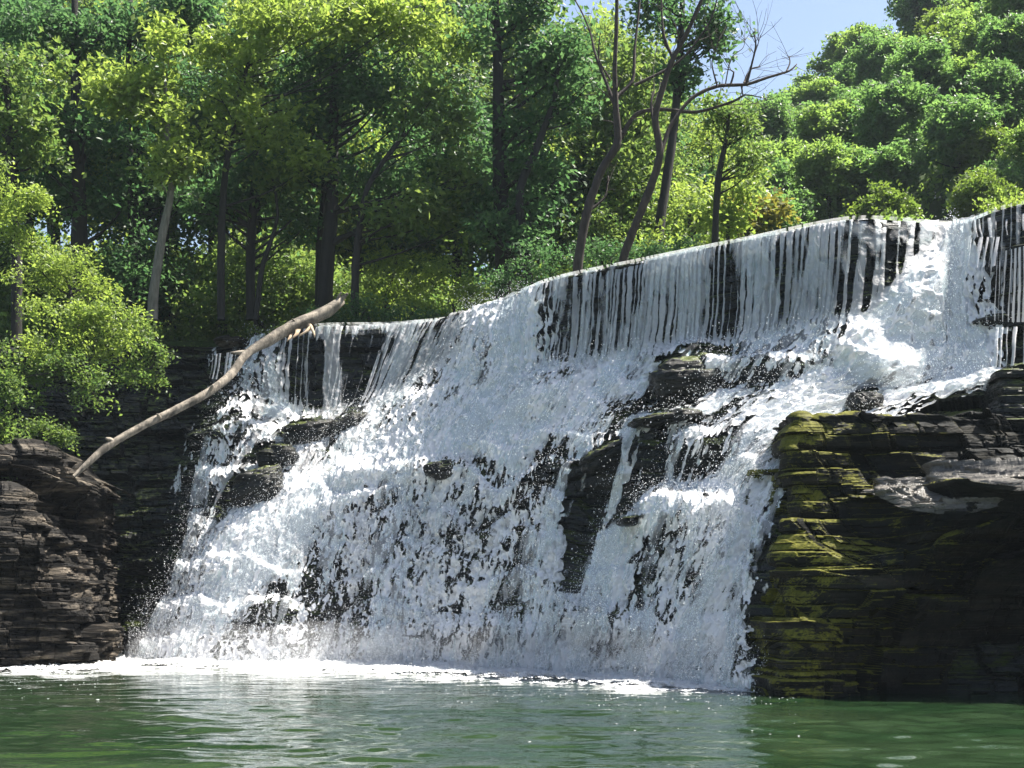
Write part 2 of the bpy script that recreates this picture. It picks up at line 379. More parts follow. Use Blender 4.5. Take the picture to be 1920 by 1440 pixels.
# ---- rock
V, TV, TS = surf(620, 1050); n = normals(V); px, py = scr(V)
X, Y, Z = V[..., 0], V[..., 1], V[..., 2]
front = ss(TV, 1.6, 2.0)
wall = np.clip(1-ss(TS, 4.0, 5.0), 0, 1)
BDIR = np.array([0, -.94, .2])
dsp = front*(blocks(X, Y, Z, .15, 1, .6, 1.8, .08)[0]*(1+wall*.9)+.12*fbm(X*.7, Y*.7, Z*.7, 4, 9))
dry = poly(px, py, [(1060,870),(1190,820),(1260,810),(1260,910),(1190,990),(1110,1120),(1050,1120)], 10)
outw = n.copy(); outw[..., 2] *= .4; outw /= np.linalg.norm(outw, axis=-1)[..., None]
Vr = V+outw*dsp[..., None]+(front*bumps(px, py)+ledges(V, TV, TS)[0])[..., None]*BDIR
Vr[..., 2] -= .06*(1-front)
cliff = tag(link('cliff', mesh('cliff', Vr.reshape(-1, 3), gridfaces(*Vr.shape[:2]), M_wet)), kind='structure')
BASE = (V, px, py)
def depth_at(qx, qy):
    V, px, py = BASE; m = (px-qx)**2+(py-qy)**2; m = m[120:]; i = np.unravel_index(np.argmin(m), m.shape)
    return float(V[120:][i][1])
# ---- density of white water, authored where the falls are thick or thin
def density(px, py, TV, TS):
    d = .72*ss(TS, 3.75, 4.35)*(1-ss(TS, 12.4, 13.0)*ss(TV, 3, 3.4))
    def mx(w, val):
        nonlocal d; d = d+(val-d)*w
    p, e = (lambda pts, s=14: poly(px, py, pts, s)), (lambda *a: ell(px, py, *a))
    mx(ss(TS, 12.3, 12.6)*(1-ss(TV, 3, 3.3)), .18)
    # upper left drop
    mx(p([(590,640),(745,625),(690,765),(590,775)]), .16)
    mx(p([(618,628),(645,628),(640,770),(612,770)], 6), .75)
    mx(p([(700,690),(740,640),(735,700),(715,760),(690,750)], 6), .75)
    mx(p([(745,640),(890,620),(840,700),(740,760)], 8), .85)
    # gush and big white slopes
    mx(p([(900,590),(1010,545),(1050,590),(1030,680),(960,740),(860,780),(820,760),(880,680)], 18), .985)
    mx(p([(1030,570),(1070,570),(1060,680),(1020,690)], 10), .5)
    mx(p([(700,800),(860,740),(1000,730),(1180,680),(1210,740),(1140,800),(1060,860),(930,860),(560,960),(420,1060),(330,1190),(300,1190),(420,990),(560,860)], 25), .95)
    mx(p([(430,1000),(700,900),(720,960),(560,1040),(420,1200),(330,1200)], 20), .985)
    mx(p([(1800,440),(1840,470),(1870,600),(1880,740),(1700,770),(1480,800),(1400,800),(1400,760),(1560,700),(1600,610),(1700,520)], 18), .96)
    mx(p([(1470,640),(1560,640),(1520,700),(1400,720)], 20), .85)
    mx(p([(445,700),(560,650),(585,680),(575,770),(520,830),(430,930),(375,1010),(362,960),(372,860),(400,790)], 12), .84)
    mx(p([(1215,935),(1300,888),(1400,898),(1425,960),(1390,1100),(1360,1260),(1310,1260),(1320,1080),(1290,970),(1215,1040),(1150,1180),(1060,1240),(1100,1110),(1160,1000)], 14), .95)
    # thin lacy parts with rock showing
    for a, v in (((620,1110,75,120,15),.42),((560,1120,40,80,15),.6),((700,1000,40,100,18),.58),((790,1000,35,130,15),.62),((960,1020,60,90,10),.38),((1000,930,30,70,10),.45),
                 ((860,1040,40,100,12),.6),((900,950,40,60,20),.6),((840,880,70,18,-4),.42),((1060,860,45,40,-30),.5),((620,860,60,22,-25),.5),((680,820,60,20,-25),.65),
                 ((1330,850,80,45,0),.5),((1350,680,70,25,-5),.6),((1420,730,50,40,0),.62),((1620,755,32,26,0),.15),((1700,720,60,40,0),.7),((930,690,30,50,20),.85),((1060,720,40,18,-35),.7),((1270,1040,35,50,15),.35),((1230,1110,28,60,12),.22),((1320,1110,18,50,20),.3),
                 ((1060,1160,110,40,0),.62),((850,1220,60,40,0),.6),((930,1180,150,50,0),.68),((1340,1210,40,70,0),.72),((1180,1180,30,40,30),.45),((590,1220,50,30,0),.4),
                 ((460,760,70,50,-20),.62),((500,820,70,40,-30),.8),((1850,560,25,60,0),.45),((1040,1000,22,110,5),.72),((470,930,40,30,-20),.6)):
        mx(ell(px, py, *a), v)
    mx(ss(TV, 8.6, 9.7)*.75, .9)
    # bare rock
    mx(p([(1085,880),(1180,835),(1175,900),(1150,960),(1135,1010),(1105,1115),(1062,1115),(1068,960)], 7), .0)
    mx(p([(1190,845),(1262,812),(1265,905),(1225,930),(1200,960),(1180,960)], 7), .02)
    mx(p([(1240,690),(1300,662),(1390,662),(1380,690),(1330,700),(1310,770),(1230,780),(1215,770)], 8), .08)
    mx(p([(1170,790),(1230,772),(1320,768),(1320,785),(1240,800),(1170,808)], 5), .03)
    mx(p([(1160,960),(1200,940),(1210,975),(1160,985)], 5), .25)
    mx(e(480,915,65,28,-25), .03); mx(e(575,815,55,20,-20), .03); mx(e(515,858,45,18,-15), .1); mx(e(650,795,45,16,-25), .3)
    mx(e(430,960,14,35,20), .1)
    # dark side wall, a few trickles
    mx(1-ss(TS, 3.9, 4.3), .0)
    mx(p([(395,660),(470,650),(420,760),(395,800)], 8), .22)
    mx(p([(330,800),(390,800),(380,880),(330,930),(310,860)], 8), .25)
    return np.clip(d, 0, 1)
def lengths(V):
    a = np.cumsum(np.r_['1', np.zeros((V.shape[0], 1)), np.linalg.norm(np.diff(V, axis=1), axis=-1)], axis=1)
    a = a[a.shape[0]//2][None]+0*a
    b = np.cumsum(np.r_['0', np.zeros((1, V.shape[1])), np.linalg.norm(np.diff(V, axis=0), axis=-1)], axis=0)
    return a, b
def water_layer(nv, nu, off, seed, dmul, amp, curtain_full=True, dpow=1.):
    V, TV, TS = surf(nv, nu, 1.6, NR-1.45, 3.0, 13.0)
    n = normals(V); px, py = scr(V); a, b = lengths(V)
    d = density(px, py, TV, TS); lg_ = ledges(V, TV, TS)
    d = np.where(d > .3, d*.8+.195, d)
    d = np.where(d > .08, d+lg_[2]*(.35*ss(lg_[1], .5, .8)-.75*(1-ss(lg_[1], .1, .6))*(1-.75*ss(d, .85, .96))), d); d = np.clip(d, 0, .985)
    wa = a+.10*vn(a*.8, b*.3, 0, seed)+.05*vn(a*2.5, b*1.2, 0, seed+1)
    # broken white water
    lo = fbm(wa*.9, b*.35, 0, 3, seed+2)
    r1 = 1-np.abs(fbm(wa*4.3+.4*fbm(a*3, b*1.3, 0, 2, seed+8), b*1.5, 0, 3, seed+3))*2
    r2 = 1-np.abs(vn(wa*9+.6*vn(a*5, b*2.2, 0, seed+9), b*3.2+.6*vn(a*6, b*3.5, 3, seed+4), 0, seed+5))*2
    hi = vn(wa*17, b*9, 0, seed+6)
    iso = 1-np.abs(fbm(a*6.2+.5*vn(a*3, b*3, 1, seed+12), b*4.6+.5*vn(a*3, b*3, 2, seed+13), 0, 3, seed+14, .6))*2.6
    wi = .25+.55*ss(TV, 5, 8.5)*np.clip(.6+.9*vn(a*.5, b*.4, 0, seed+15), 0, 1)
    r2 = r2*(1-wi)+iso*wi*1.3
    fo = .42*lo+.42*r1+.42*r2+.22*hi
    if not curtain_full: fo = .5*lo+1.0*fbm(wa*2.6, b*.45, 0, 4, seed+70, .6)+.25*r1
    fo = rank01(fo)
    # falling threads of the upper curtain
    st = 0*a
    for fq_, am_, sd_ in ((6.3, 1., 0), (13., .45, 5)):
        ph = a*fq_+1.7*fbm(a*1.5, b*.12, 0, 3, seed+23+sd_)+.10*vn(a*4, b*1.8, 0, seed+22+sd_)
        st = st+am_*(np.abs(ph-np.floor(ph)-.5)*2+.75*(hsh(np.floor(ph).astype(np.int32), np.zeros(a.shape, np.int32), np.zeros(a.shape, np.int32), seed+24+sd_)-.5))
    st = st+.75*fbm(a*1.0, b*.1, 0, 3, seed+26)+.10*fbm(a*9, b*3, 0, 2, seed+27)
    st = rank01(st)
    cw = (1-ss(TV, 2.8, 3.3))*ss(TS, 4.3, 4.9)
    gush = poly(px, py, [(900,585),(1015,540),(1060,600),(1030,720),(860,780),(820,760)], 25)+poly(px, py, [(1700,500),(1790,425),(1830,430),(1900,600),(1880,760),(1560,700)], 25)
    cw = cw*(1-np.clip(gush, 0, 1))
    if not curtain_full: cw = 0*cw
    pat = fo*(1-cw)+st*cw
    lip0 = np.clip(.4+.9*fbm(a*2.2, b*.5, 0, 3, seed+63)+(1-ss(TV, 2.0, 2.4)), 0, 1)
    tc = np.clip((TV-2.0)/1.0, 0, 1)
    dc = d*(1.0-.25*tc)
    dcur = np.clip(d*.9+.05*fbm(a*.5,0*a,0,2,seed+60), 0, .95); lip = 1-ss(TV, 2.02, 2.25)
    dcur = dcur+(np.maximum(dcur, .9)-dcur)*lip*(d > .3)
    dd = (d*(1-cw)+dcur*cw)
    dd = np.clip(dd, 0, 1)**dpow*dmul
    keep_v = pat < dd+.03*(1-cw)
    crisp = np.clip((dd-pat+.02)*(3.5 if curtain_full else 2.), 0, 1)
    lace = np.clip(.66+.42*(1-np.abs(fbm(a*7+.6*vn(a*4, b*4, 5, seed+91), b*4.4+.6*vn(a*4, b*4, 7, seed+92), 0, 3, seed+90, .65))*2.4)+.25*vn(a*1.3, b*.8, 0, seed+93)+.5*ss(dd, .82, .97), .3, 1)
    h = off+amp*(.6*lo+.42*r1+.36*r2+.14*hi)*(1-.75*cw)+.02*cw*(.5-st)*2+.12*cw*tc
    bp_ = bumps(px, py)*ss(TV, 1.9, 2.1)+lg_[0]
    on = n.copy(); on[..., 2] *= .6; on /= np.linalg.norm(on, axis=-1)[..., None]
    Vw = V+on*(h*ss(TV, 1.75, 2.0)+.03)[..., None]
    Vw = Vw+bp_[..., None]*BDIR
    kf = (keep_v[:-1, :-1] & keep_v[1:, 1:]).ravel()
    Fq = gridfaces(*Vw.shape[:2])[kf]
    body = (np.clip(.15+crisp*2.6, 0, 1)*lace if curtain_full else np.clip(crisp*.8, 0, .34))*(1-cw)+cw*np.clip(.06+crisp*.5, 0, .3+.32*lip0)
    used = np.zeros(Vw.shape[0]*Vw.shape[1], bool); used[Fq.ravel()] = True
    idx = np.cumsum(used)-1
    return Vw.reshape(-1, 3)[used], idx[Fq], body.ravel()[used], (Vw, dd, on, keep_v, cw)
A = water_layer(760, 1500, .18, 31, 1.0, .23)
B = water_layer(620, 1200, .27, 77, .75, .08, False, 1.3)
def veil(cols, dens, seed, nu=260, nv=60):
    Kc = np.array([[P(*p) for p in c] for c in cols]).transpose(1, 0, 2)
    V = np.einsum('vr,rlc,sl->vsc', cr(Kc.shape[0], np.linspace(0, Kc.shape[0]-1, nv)), Kc, cr(Kc.shape[1], np.linspace(0, Kc.shape[1]-1, nu)))
    a, b = lengths(V); ph = a*8+1.2*fbm(a*2, b*.2, 0, 3, seed)+.12*vn(a*4, b*2.5, 0, seed+1); z_ = np.zeros(a.shape, np.int32)
    st = np.abs(ph-np.floor(ph)-.5)*2+1.1*(hsh(np.floor(ph).astype(np.int32), z_, z_, seed+2)-.5)+.25*fbm(a*9, b*3, 0, 2, seed+3)
    st = rank01(st); V[..., 1] -= .05+.04*(1-st); k = st < dens; kf = (k[:-1, :-1] & k[1:, 1:]).ravel(); Fq = gridfaces(nv, nu)[kf]
    us = np.zeros(nv*nu, bool); us[Fq.ravel()] = True; idx = np.cumsum(us)-1
    return V.reshape(-1, 3)[us], idx[Fq], np.clip(.12+(dens-st)*1.6, 0, .5).ravel()[us]
VE = [veil([[(1815,414,33.9),(1818,432,33.5),(1822,446,33.3)],[(1870,408,33.4),(1870,430,33.0),(1872,446,32.8)],[(1925,397,32.9),(1925,415,32.6),(1928,430,32.4)]], .3, 400, 200, 30),
      veil([[(1815,446,33.2),(1812,475,32.9),(1808,505,32.7)],[(1872,446,32.7),(1868,470,32.4),(1864,500,32.2)]], .45, 410, 150, 30),
      veil([[(1850,478,32.6),(1846,530,32.4),(1842,600,32.2)],[(1890,470,32.0),(1888,530,31.8),(1886,605,31.7)],[(1950,455,31.4),(1950,530,31.2),(1950,605,31.1)]], .32, 420, 240, 90),
      veil([[(1865,615,31.6),(1862,650,31.3),(1858,690,31.1)],[(1960,612,31.0),(1960,650,30.6),(1960,690,30.4)]], .5, 430, 200, 40),
      veil([[(395,665,46.6),(393,690,46.5),(390,710,46.4)],[(450,660,46.4),(445,690,46.3),(438,715,46.2)]], .4, 440, 120, 30)]
V1, F1 = join([(A[0], A[1]), (B[0], B[1])]+[(v[0], v[1]) for v in VE])
fall = tag(link('waterfall', mesh('waterfall', V1, F1, M_foam, True, {'body': ('POINT', np.r_[A[2], B[2], np.concatenate([v[2] for v in VE])])})), kind='structure')
# ---- flying drops
rg = np.random.default_rng(8)
def octas(Pn, S, stretch=1.0):
    o = np.array([[1,0,0],[-1,0,0],[0,1,0],[0,-1,0],[0,0,1],[0,0,-1]], float)
    f = np.array([[0,2,4],[2,1,4],[1,3,4],[3,0,4],[2,0,5],[1,2,5],[3,1,5],[0,3,5]])
    q = rg.normal(size=(len(Pn), 3, 3)); 
    jit = 1+rg.uniform(-.35, .35, (len(Pn), 6, 1))
    V = o[None]*S[:, None, None]*jit; V[..., 2] *= stretch
    c = rg.uniform(0, 6.28, len(Pn)); cs, sn = np.cos(c)[:, None], np.sin(c)[:, None]
    x = V[..., 0]*cs-V[..., 1]*sn; y = V[..., 0]*sn+V[..., 1]*cs; V[..., 0] = x; V[..., 1] = y
    V += Pn[:, None]
    Fc = f[None]+(np.arange(len(Pn))*6)[:, None, None]
    return V.reshape(-1, 3), Fc.reshape(-1, 3)
Vw, dd, on, kp, cw = A[3]
w = (dd*(1-.93*cw)).ravel(); w[w < .3] = 0; w = w/w.sum()
ii = rg.choice(w.size, 80000, p=w)
up = np.abs(rg.normal(0, 1, len(ii)))**1.3
Pd = Vw.reshape(-1, 3)[ii]+on.reshape(-1, 3)[ii]*(.08+.22*up)[:, None]+rg.normal(0, .06, (len(ii), 3))
Pd[:, 2] += .06*up
Sd = rg.uniform(.004, .0095, len(ii))*np.where(rg.random(len(ii)) < .05, 1.7, 1)
# foot spray
m = 60000; sx = rg.uniform(240, 1400, m); fy = np.interp(sx, [240, 485, 830, 1150, 1400], [1243, 1248, 1257, 1275, 1292]); Yf = footY(fy)-rg.gamma(1.5, .35, m)+.3
Pf = np.stack([(sx-960)/F*Yf, Yf, rg.gamma(1.2, .28, m)], -1)
Vd, Fd = octas(np.vstack([Pd, Pf]), np.r_[Sd, rg.uniform(.004, .009, m)], 1.3)
tag(link('water_spray', mesh('water_spray', Vd, Fd, M_drop)), 'fine white drops thrown up by the falls', 'spray', kind='stuff')

# ------------------------------------------------------------------ pool
def wave(X, Y):
    near = np.clip((34-Y)/14, .35, 1)
    return near*(.05*fbm(X*1.3+.4*vn(X*.5,Y*.5,0,51), Y*1.9, 0, 2, 50)+.006*fbm(X*4, Y*6, 0, 2, 60))
xs = np.r_[np.linspace(-220, -16, 30), np.linspace(-15.5, 15.5, 520), np.linspace(16, 220, 30)]
ys = np.r_[np.linspace(-150, 9, 20), np.linspace(9.2, 46, 900), [52]]
XX, YY = np.meshgrid(xs, ys)
ZZ = wave(XX, YY)
tag(link('pool_water', mesh('pool_water', np.stack([XX, YY, ZZ], -1).reshape(-1, 3), gridfaces(*XX.shape), M_pool, True)), kind='structure')
# foam along the foot
FT = np.array([(-80, 1258), (0, 1255), (130, 1248), (260, 1243), (485, 1248), (655, 1251), (830, 1257), (1000, 1265), (1150, 1275), (1285, 1284), (1375, 1292), (1440, 1298), (1480, 1300)], float)
FE = np.array([(-80, 1272), (0, 1271), (130, 1272), (260, 1268), (485, 1272), (655, 1280), (830, 1283), (1000, 1293), (1150, 1302), (1285, 1304), (1375, 1303), (1440, 1302), (1480, 1302)], float)
nu, nv = 1500, 130
q = np.linspace(-80, 1480, nu); y0 = np.interp(q, FT[:, 0], FT[:, 1]); y1 = np.interp(q, FE[:, 0], FE[:, 1])-4+4*fbm(q*.012, 0*q, 0, 3, 91)
v = np.linspace(0, 1, nv)[:, None]
Ya = footY(y0)+.5; Yb = footY(y1)-.4; YY = Ya+(Yb-Ya)*v; XX = (q[None]-960)/F*YY
hh = fbm(XX*1.3, YY*1.3, 0, 4, 90, .6); r2 = 1-np.abs(fbm(XX*5, YY*5, 0, 3, 95))*2
ZZ = wave(XX, YY)+.02+.16*(1-v)**1.5*(.6+hh+.5*r2)+.05*(1-v)*r2
pat = rank01(.6*hh+.35*r2+.3*fbm(XX*3, YY*14, 0, 3, 99)); den = np.clip(1.3-1.35*v**1.3+.75*v*fbm(XX*.8, YY*.6, 0, 3, 97), 0, 1)*np.clip((1500-q)/140, 0, 1)[None]
kk = (pat < den); kf = (kk[:-1, :-1] & kk[1:, 1:]).ravel()
tag(link('foam', mesh('foam', np.stack([XX, YY, ZZ], -1).reshape(-1, 3), gridfaces(nv, nu)[kf], M_drop, True)), 'churned white foam band at the foot of the falls', 'foam', kind='stuff')

m = 380; fx = rg.uniform(-60, 1500, m); ff = footY(np.interp(fx, FE[:, 0], FE[:, 1]))-rg.gamma(1.1, 2.2, m); ff = np.clip(ff, 14, 60)  # white specks: drifting foam, and pool glints imitated in white material
fx = (fx-960)/F*ff; Vd, Fd = octas(np.stack([fx, ff, wave(fx, ff)+.004], -1), rg.uniform(.006, .022, m)*np.where(rg.random(m) < .05, 1.8, 1), .15)
tag(link('foam_glint_flecks', mesh('foam_glint_flecks', Vd, Fd, M_drop)), 'scattered white foam flecks and glints built as white specks on the green pool', 'foam', kind='stuff')

# ------------------------------------------------------------------ ground sheet
crx = K[2, :, 0]; cry = K[2, :, 1]
def ground_z(X, Y):
    d = Y-np.interp(X, crx, cry)
    z = -2+11.6*ss(d, .6, 3.0)
    leftbank = ss(-X, 5.5, 8.5)
    z = z+ss(d, 1, 3)*(leftbank*(1.1+.9*ss(d, 0, 14))+.05*np.clip(d-14, 0, 60)*1)
    hill = np.clip((Y-55)*.25, 0, 16)+(X-10)*.6
    hill = np.clip(hill, 0, 80)*ss(Y, 52, 75)
    z = z+np.maximum(hill, ss(Y, 62, 120)*ss(6-X, -6, 10)*9)
    z = z+.35*fbm(X*.12, Y*.12, 0, 4, 120)*ss(d, 1, 5)*2
    side = ss(np.abs(X), 24, 34)*(Y < 200)*(1-ss(d, -2, 3))
    z = z+side*9+ss(-Y, 15, 40)*9*(1-side)
    return z
xs = np.r_[np.linspace(-400, -42, 24), np.linspace(-40, 60, 260), np.linspace(63, 400, 24)]
ys = np.r_[np.linspace(-200, 22, 30), np.linspace(24, 140, 300), np.linspace(145, 900, 40)]
XX, YY = np.meshgrid(xs, ys); ZZ = ground_z(XX, YY)
tag(link('ground', mesh('ground', np.stack([XX, YY, ZZ], -1).reshape(-1, 3), gridfaces(*XX.shape), M_bank, True)), kind='structure')

# ------------------------------------------------------------------ layered rock outcrops
def outcrop(name, label, cols, matl, nv, nu, amp, seed, back=5., top_back=5., side_left=True, side_right=True, bw=1.2, top_drop=.0, rnd=.1, bh=.7):
    """cols: list of (px list bottom->top of (px,py,Y))"""
    Kc = np.array([[P(*p) for p in c] for c in cols]).transpose(1, 0, 2)
    nr, nl = Kc.shape[:2]
    ext = Kc[-1:]+np.array([0, top_back, -top_drop]); Kc = np.vstack([Kc, ext])
    nr += 1
    if side_left:
        l = Kc[:, :1]+np.array([.25, back, 0]); Kc = np.hstack([l, Kc]); nl += 1
    if side_right:
        l = Kc[:, -1:]+np.array([-.25, back, 0]); Kc = np.hstack([Kc, l]); nl += 1
    ds = np.linalg.norm(np.diff(Kc[1], axis=0), axis=1); cs = np.r_[0, np.cumsum(ds)]
    ts = np.interp(np.linspace(0, cs[-1], nu), cs, np.arange(nl))
    tv = np.r_[np.linspace(0, nr-2, int(nv*.88)), np.linspace(nr-2+.03, nr-1, nv-int(nv*.88))]
    M1 = cr(nr, tv); M2 = cr(nl, ts)
    if side_left: pass
    V = np.einsum('vr,rlc,sl->vsc', M1, Kc, M2)
    n = normals(V); o = n.copy(); o[..., 2] *= .15; o /= np.linalg.norm(o, axis=-1)[..., None]+1e-6
    fr = 1-ss(tv, nr-2, nr-1.7)[:, None]
    X, Y, Z = V[..., 0], V[..., 1], V[..., 2]
    d, LDZ = blocks(X, Y, Z, amp, seed, bh, bw, rnd); d = d+1.3*amp*fbm(X*.45, Y*.45, Z*.6, 4, seed+40)
    dY = np.gradient(Y, axis=0); dZ = np.gradient(Z, axis=0); sl_ = np.clip(dY/np.where(np.abs(dZ) < 1e-4, 1e-4, dZ), 0, 2.5)
    d = d+np.clip(sl_*LDZ, -.6, .6)*.9
    V = V+o*(d*fr)[..., None]; V[..., 2] += (1-fr)*.06*fbm(X*1.5, Y*1.5, 0, 3, seed)
    r = root(name, (V[..., 0].mean(), V[..., 1].min()+1, 0), label, 'rock')
    Vl = V.reshape(-1, 3)-np.array(r.location)
    link('stone', mesh('stone', Vl, gridfaces(*V.shape[:2]), matl), r)
    return r
# right mossy block
def rc(px0, pts): return [(px0+dx, y, Y) for dx, y, Y in pts]
outcrop('rock_outcrop', 'big dark mossy layered rock block right of the falls foot', [
    [(1392,1330,28.9),(1402,1250,28.9),(1418,1180,29.2),(1446,1110,29.6),(1456,1000,29.9),(1460,900,30.1),(1465,830,30.3),(1490,790,30.6)],
    [(1452,1335,27.6),(1452,1250,27.6),(1455,1180,27.9),(1468,1110,28.3),(1475,1000,28.9),(1478,900,29.3),(1480,835,29.6),(1520,792,30.0)],
    [(1520,1335,27.1),(1520,1250,27.1),(1515,1180,27.3),(1510,1110,27.9),(1520,1000,28.5),(1520,900,29.0),(1530,840,29.4),(1570,784,30.0)],
    [(1640,1335,28.2),(1640,1250,28.0),(1640,1180,27.6),(1640,1090,26.9),(1640,1000,27.9),(1640,900,28.8),(1640,840,29.3),(1650,780,29.9)],
    [(1760,1335,28.5),(1760,1250,28.3),(1760,1180,28.0),(1760,1080,27.4),(1760,975,26.6),(1760,900,28.3),(1760,850,29.1),(1760,778,29.8)],
    [(1860,1335,28.6),(1860,1250,28.4),(1860,1180,28.0),(1860,1060,27.3),(1860,935,26.3),(1860,880,28.2),(1860,850,29.0),(1860,772,29.8)],
    [(1960,1335,28.6),(1960,1250,28.4),(1960,1180,27.9),(1960,1050,27.1),(1960,900,26.0),(1960,868,28.0),(1960,845,29.0),(1960,766,29.8)],
    [(2400,1340,28.2),(2400,1250,28.0),(2400,1180,27.5),(2400,1050,26.6),(2400,860,25.4),(2400,820,28.0),(2400,800,29.0),(2400,750,29.5)],
], M_moss, 640, 760, .3, 210, 4., 3.5, True, True, 1.7, bh=.92)
outcrop('rock_outcrop', 'wet thin-bedded ledges at the far right edge of the crest', [
    [(1832,615,33.0),(1838,560,33.1),(1840,500,33.3),(1850,475,33.5),(1856,440,33.9),(1862,415,34.3)],
    [(1880,615,32.3),(1880,560,32.4),(1880,500,32.5),(1890,455,32.9),(1890,425,33.4),(1890,403,33.9)],
    [(1950,615,31.8),(1950,560,31.9),(1950,490,32.1),(1950,445,32.5),(1950,415,33.1),(1950,392,33.7)],
    [(2200,615,31.0),(2200,560,31.2),(2200,480,31.4),(2200,430,31.8),(2200,400,32.4),(2200,370,33.0)],
], M_wet, 260, 240, .13, 230, 3, 4, True, True, 2.2, bh=.5)
outcrop('rock_outcrop', 'low wet slab below the far right ledges, beside the white water', [
    [(1868,790,30.2),(1870,750,30.3),(1872,720,30.6),(1890,690,31.2)],
    [(1910,790,29.8),(1910,750,29.9),(1910,715,30.2),(1920,682,31.0)],
    [(2150,790,29.4),(2150,750,29.5),(2150,705,29.8),(2150,670,30.6)],
], M_wet, 140, 160, .12, 240, 2.5, 2.5, True, True, 1.6, bh=.5)
M_slab = rock_mat('wet_sandstone', (.03, .03, .03), (.1, .095, .085), (.22, .2, .17), .1, (.1, .1, .02), (.08, .35))
outcrop('rock_slab', 'pale wet sloping slab on top of the mossy block at the right frame edge', [
    [(1742,905,28.0),(1745,895,28.1),(1760,880,28.9)],
    [(1800,925,26.9),(1802,905,27.1),(1815,872,28.6)],
    [(1890,925,26.3),(1892,900,26.5),(1890,866,28.3)],
    [(2050,915,25.9),(2050,885,26.1),(2050,858,27.9)]], M_slab, 60, 160, .03, 250, 1, .6, True, True, 1.2, bh=.4, rnd=.03)
outcrop('rock_slab', 'glistening wet ledge just below and left of the pale slab', [
    [(1640,925,28.0),(1642,915,28.1),(1650,902,28.6)],
    [(1700,955,26.9),(1702,935,27.1),(1715,900,28.5)],
    [(1790,965,26.6),(1790,940,26.8),(1795,905,28.2)],
    [(1870,950,26.3),(1868,935,26.5),(1860,915,27.4)]], M_slab, 60, 160, .05, 260, 1, .6, True, True, .8, bh=.25, rnd=.04)
# left bank stacks
outcrop('rock_outcrop', 'sunlit stack of thin brown rock layers at the left edge of the pool', [
    [(-160,1275,37.0),(-160,1180,37.1),(-160,1100,37.2),(-160,1040,37.4),(-160,980,37.7),(-160,920,38.0)],
    [(0,1272,37.6),(0,1180,37.6),(0,1100,37.6),(0,1030,37.8),(0,980,38.1),(0,925,38.5)],
    [(90,1268,38.2),(95,1180,38.2),(92,1100,38.1),(80,1040,38.2),(70,990,38.6),(45,935,39.2)],
    [(130,1262,38.9),(142,1180,38.8),(130,1100,38.7),(103,1040,38.9),(75,1000,39.3),(50,955,39.8)],
    [(172,1256,40.0),(176,1180,39.8),(160,1110,39.6),(122,1050,39.8),(92,1005,40.0),(60,965,40.3)],
], M_dry, 520, 520, .25, 310, 3, 4, True, True, 1.2, rnd=.06, bh=.5)
outcrop('rock_outcrop', 'tall shaded rock ledge carrying the lower end of the fallen log', [
    [(-160,960,40.3),(-160,930,40.0),(-160,900,38.8),(-160,870,38.9),(-160,840,39.2)],
    [(30,1010,41.2),(30,950,41.0),(30,905,40.6),(35,870,39.8),(40,838,40.3)],
    [(105,1150,42.6),(105,1040,42.5),(110,960,42.2),(130,905,40.6),(100,845,41.0)],
    [(150,1200,43.2),(155,1080,43.1),(160,980,42.8),(160,915,41.0),(130,880,41.4)],
    [(190,1240,43.8),(190,1120,43.8),(188,1000,43.5),(185,935,42.6),(180,905,42.6)],
], M_dry, 360, 360, .15, 330, 3, 3, True, True, 1.4, bh=.5)
# loose boulders in the falls
def boulder(label, cx, cy, w, h, seed, matl=None, dy=-.3, flat=1., tilt=0., amp=.22):
    Yc = depth_at(cx, cy)+dy; c = P(cx, cy, Yc); rx = w/2/F*Yc; rz = h/2/F*Yc
    nu_, nv_ = 90, 60
    th = np.linspace(0, 2*np.pi, nu_); ph = np.linspace(-np.pi/2, np.pi/2, nv_)
    T, Ph = np.meshgrid(th, ph)
    d = np.stack([np.cos(Ph)*np.cos(T), np.cos(Ph)*np.sin(T), np.sin(Ph)], -1)
    d = np.sign(d)*np.abs(d)**.75*.93
    r = 1+amp*fbm(d[..., 0]*1.5+seed, d[..., 1]*1.5, d[..., 2]*1.5, 4, seed)+.05*fbm(d[..., 0]*7, d[..., 1]*7, d[..., 2]*9+seed, 3, seed+1)
    V = d*r[..., None]*np.array([rx, max(rx*.8, .5), rz])
    X, Y, Z = V[..., 0]+c[0], V[..., 1]+c[1], V[..., 2]+c[2]
    s = strata(X, Y, Z, .05, seed, .9, .05)
    V = V+d*s[..., None]
    a = R(tilt); x = V[..., 0]*math.cos(a)-V[..., 2]*math.sin(a); z = V[..., 0]*math.sin(a)+V[..., 2]*math.cos(a)
    V[..., 0] = x; V[..., 2] = z
    V[:, -1] = V[:, 0]
    o = link('boulder', mesh('boulder', V.reshape(-1, 3), gridfaces(nv_, nu_), matl or M_wet, True)); o.location = tuple(c)
    return tag(o, label, 'boulder', 'boulders among the white water')
M_bld = rock_mat('wet_boulder', (.004, .005, .005), (.01, .011, .01), (.035, .033, .028), .14, (.07, .085, .02), (.25, .6))
boulder('rounded wet boulder lowest of the left group, beside the narrow left stream', 482, 915, 120, 70, 1, M_bld, -.7, tilt=20)
boulder('dark wet boulder just above the lowest left boulder', 520, 860, 85, 50, 2, M_bld, -.6, tilt=12)
boulder('uppermost rounded boulder under the thin curtain at left', 578, 812, 100, 50, 3, M_bld, -.6, tilt=10)
boulder('low sloping boulder half under water, right of the uppermost left boulder', 655, 800, 90, 40, 4, M_bld, -.4, tilt=28)
boulder('broad dark block with water dripping down its face, in the middle of the falls', 1295, 715, 150, 105, 5, M_bld, -.9, tilt=6, amp=.15)
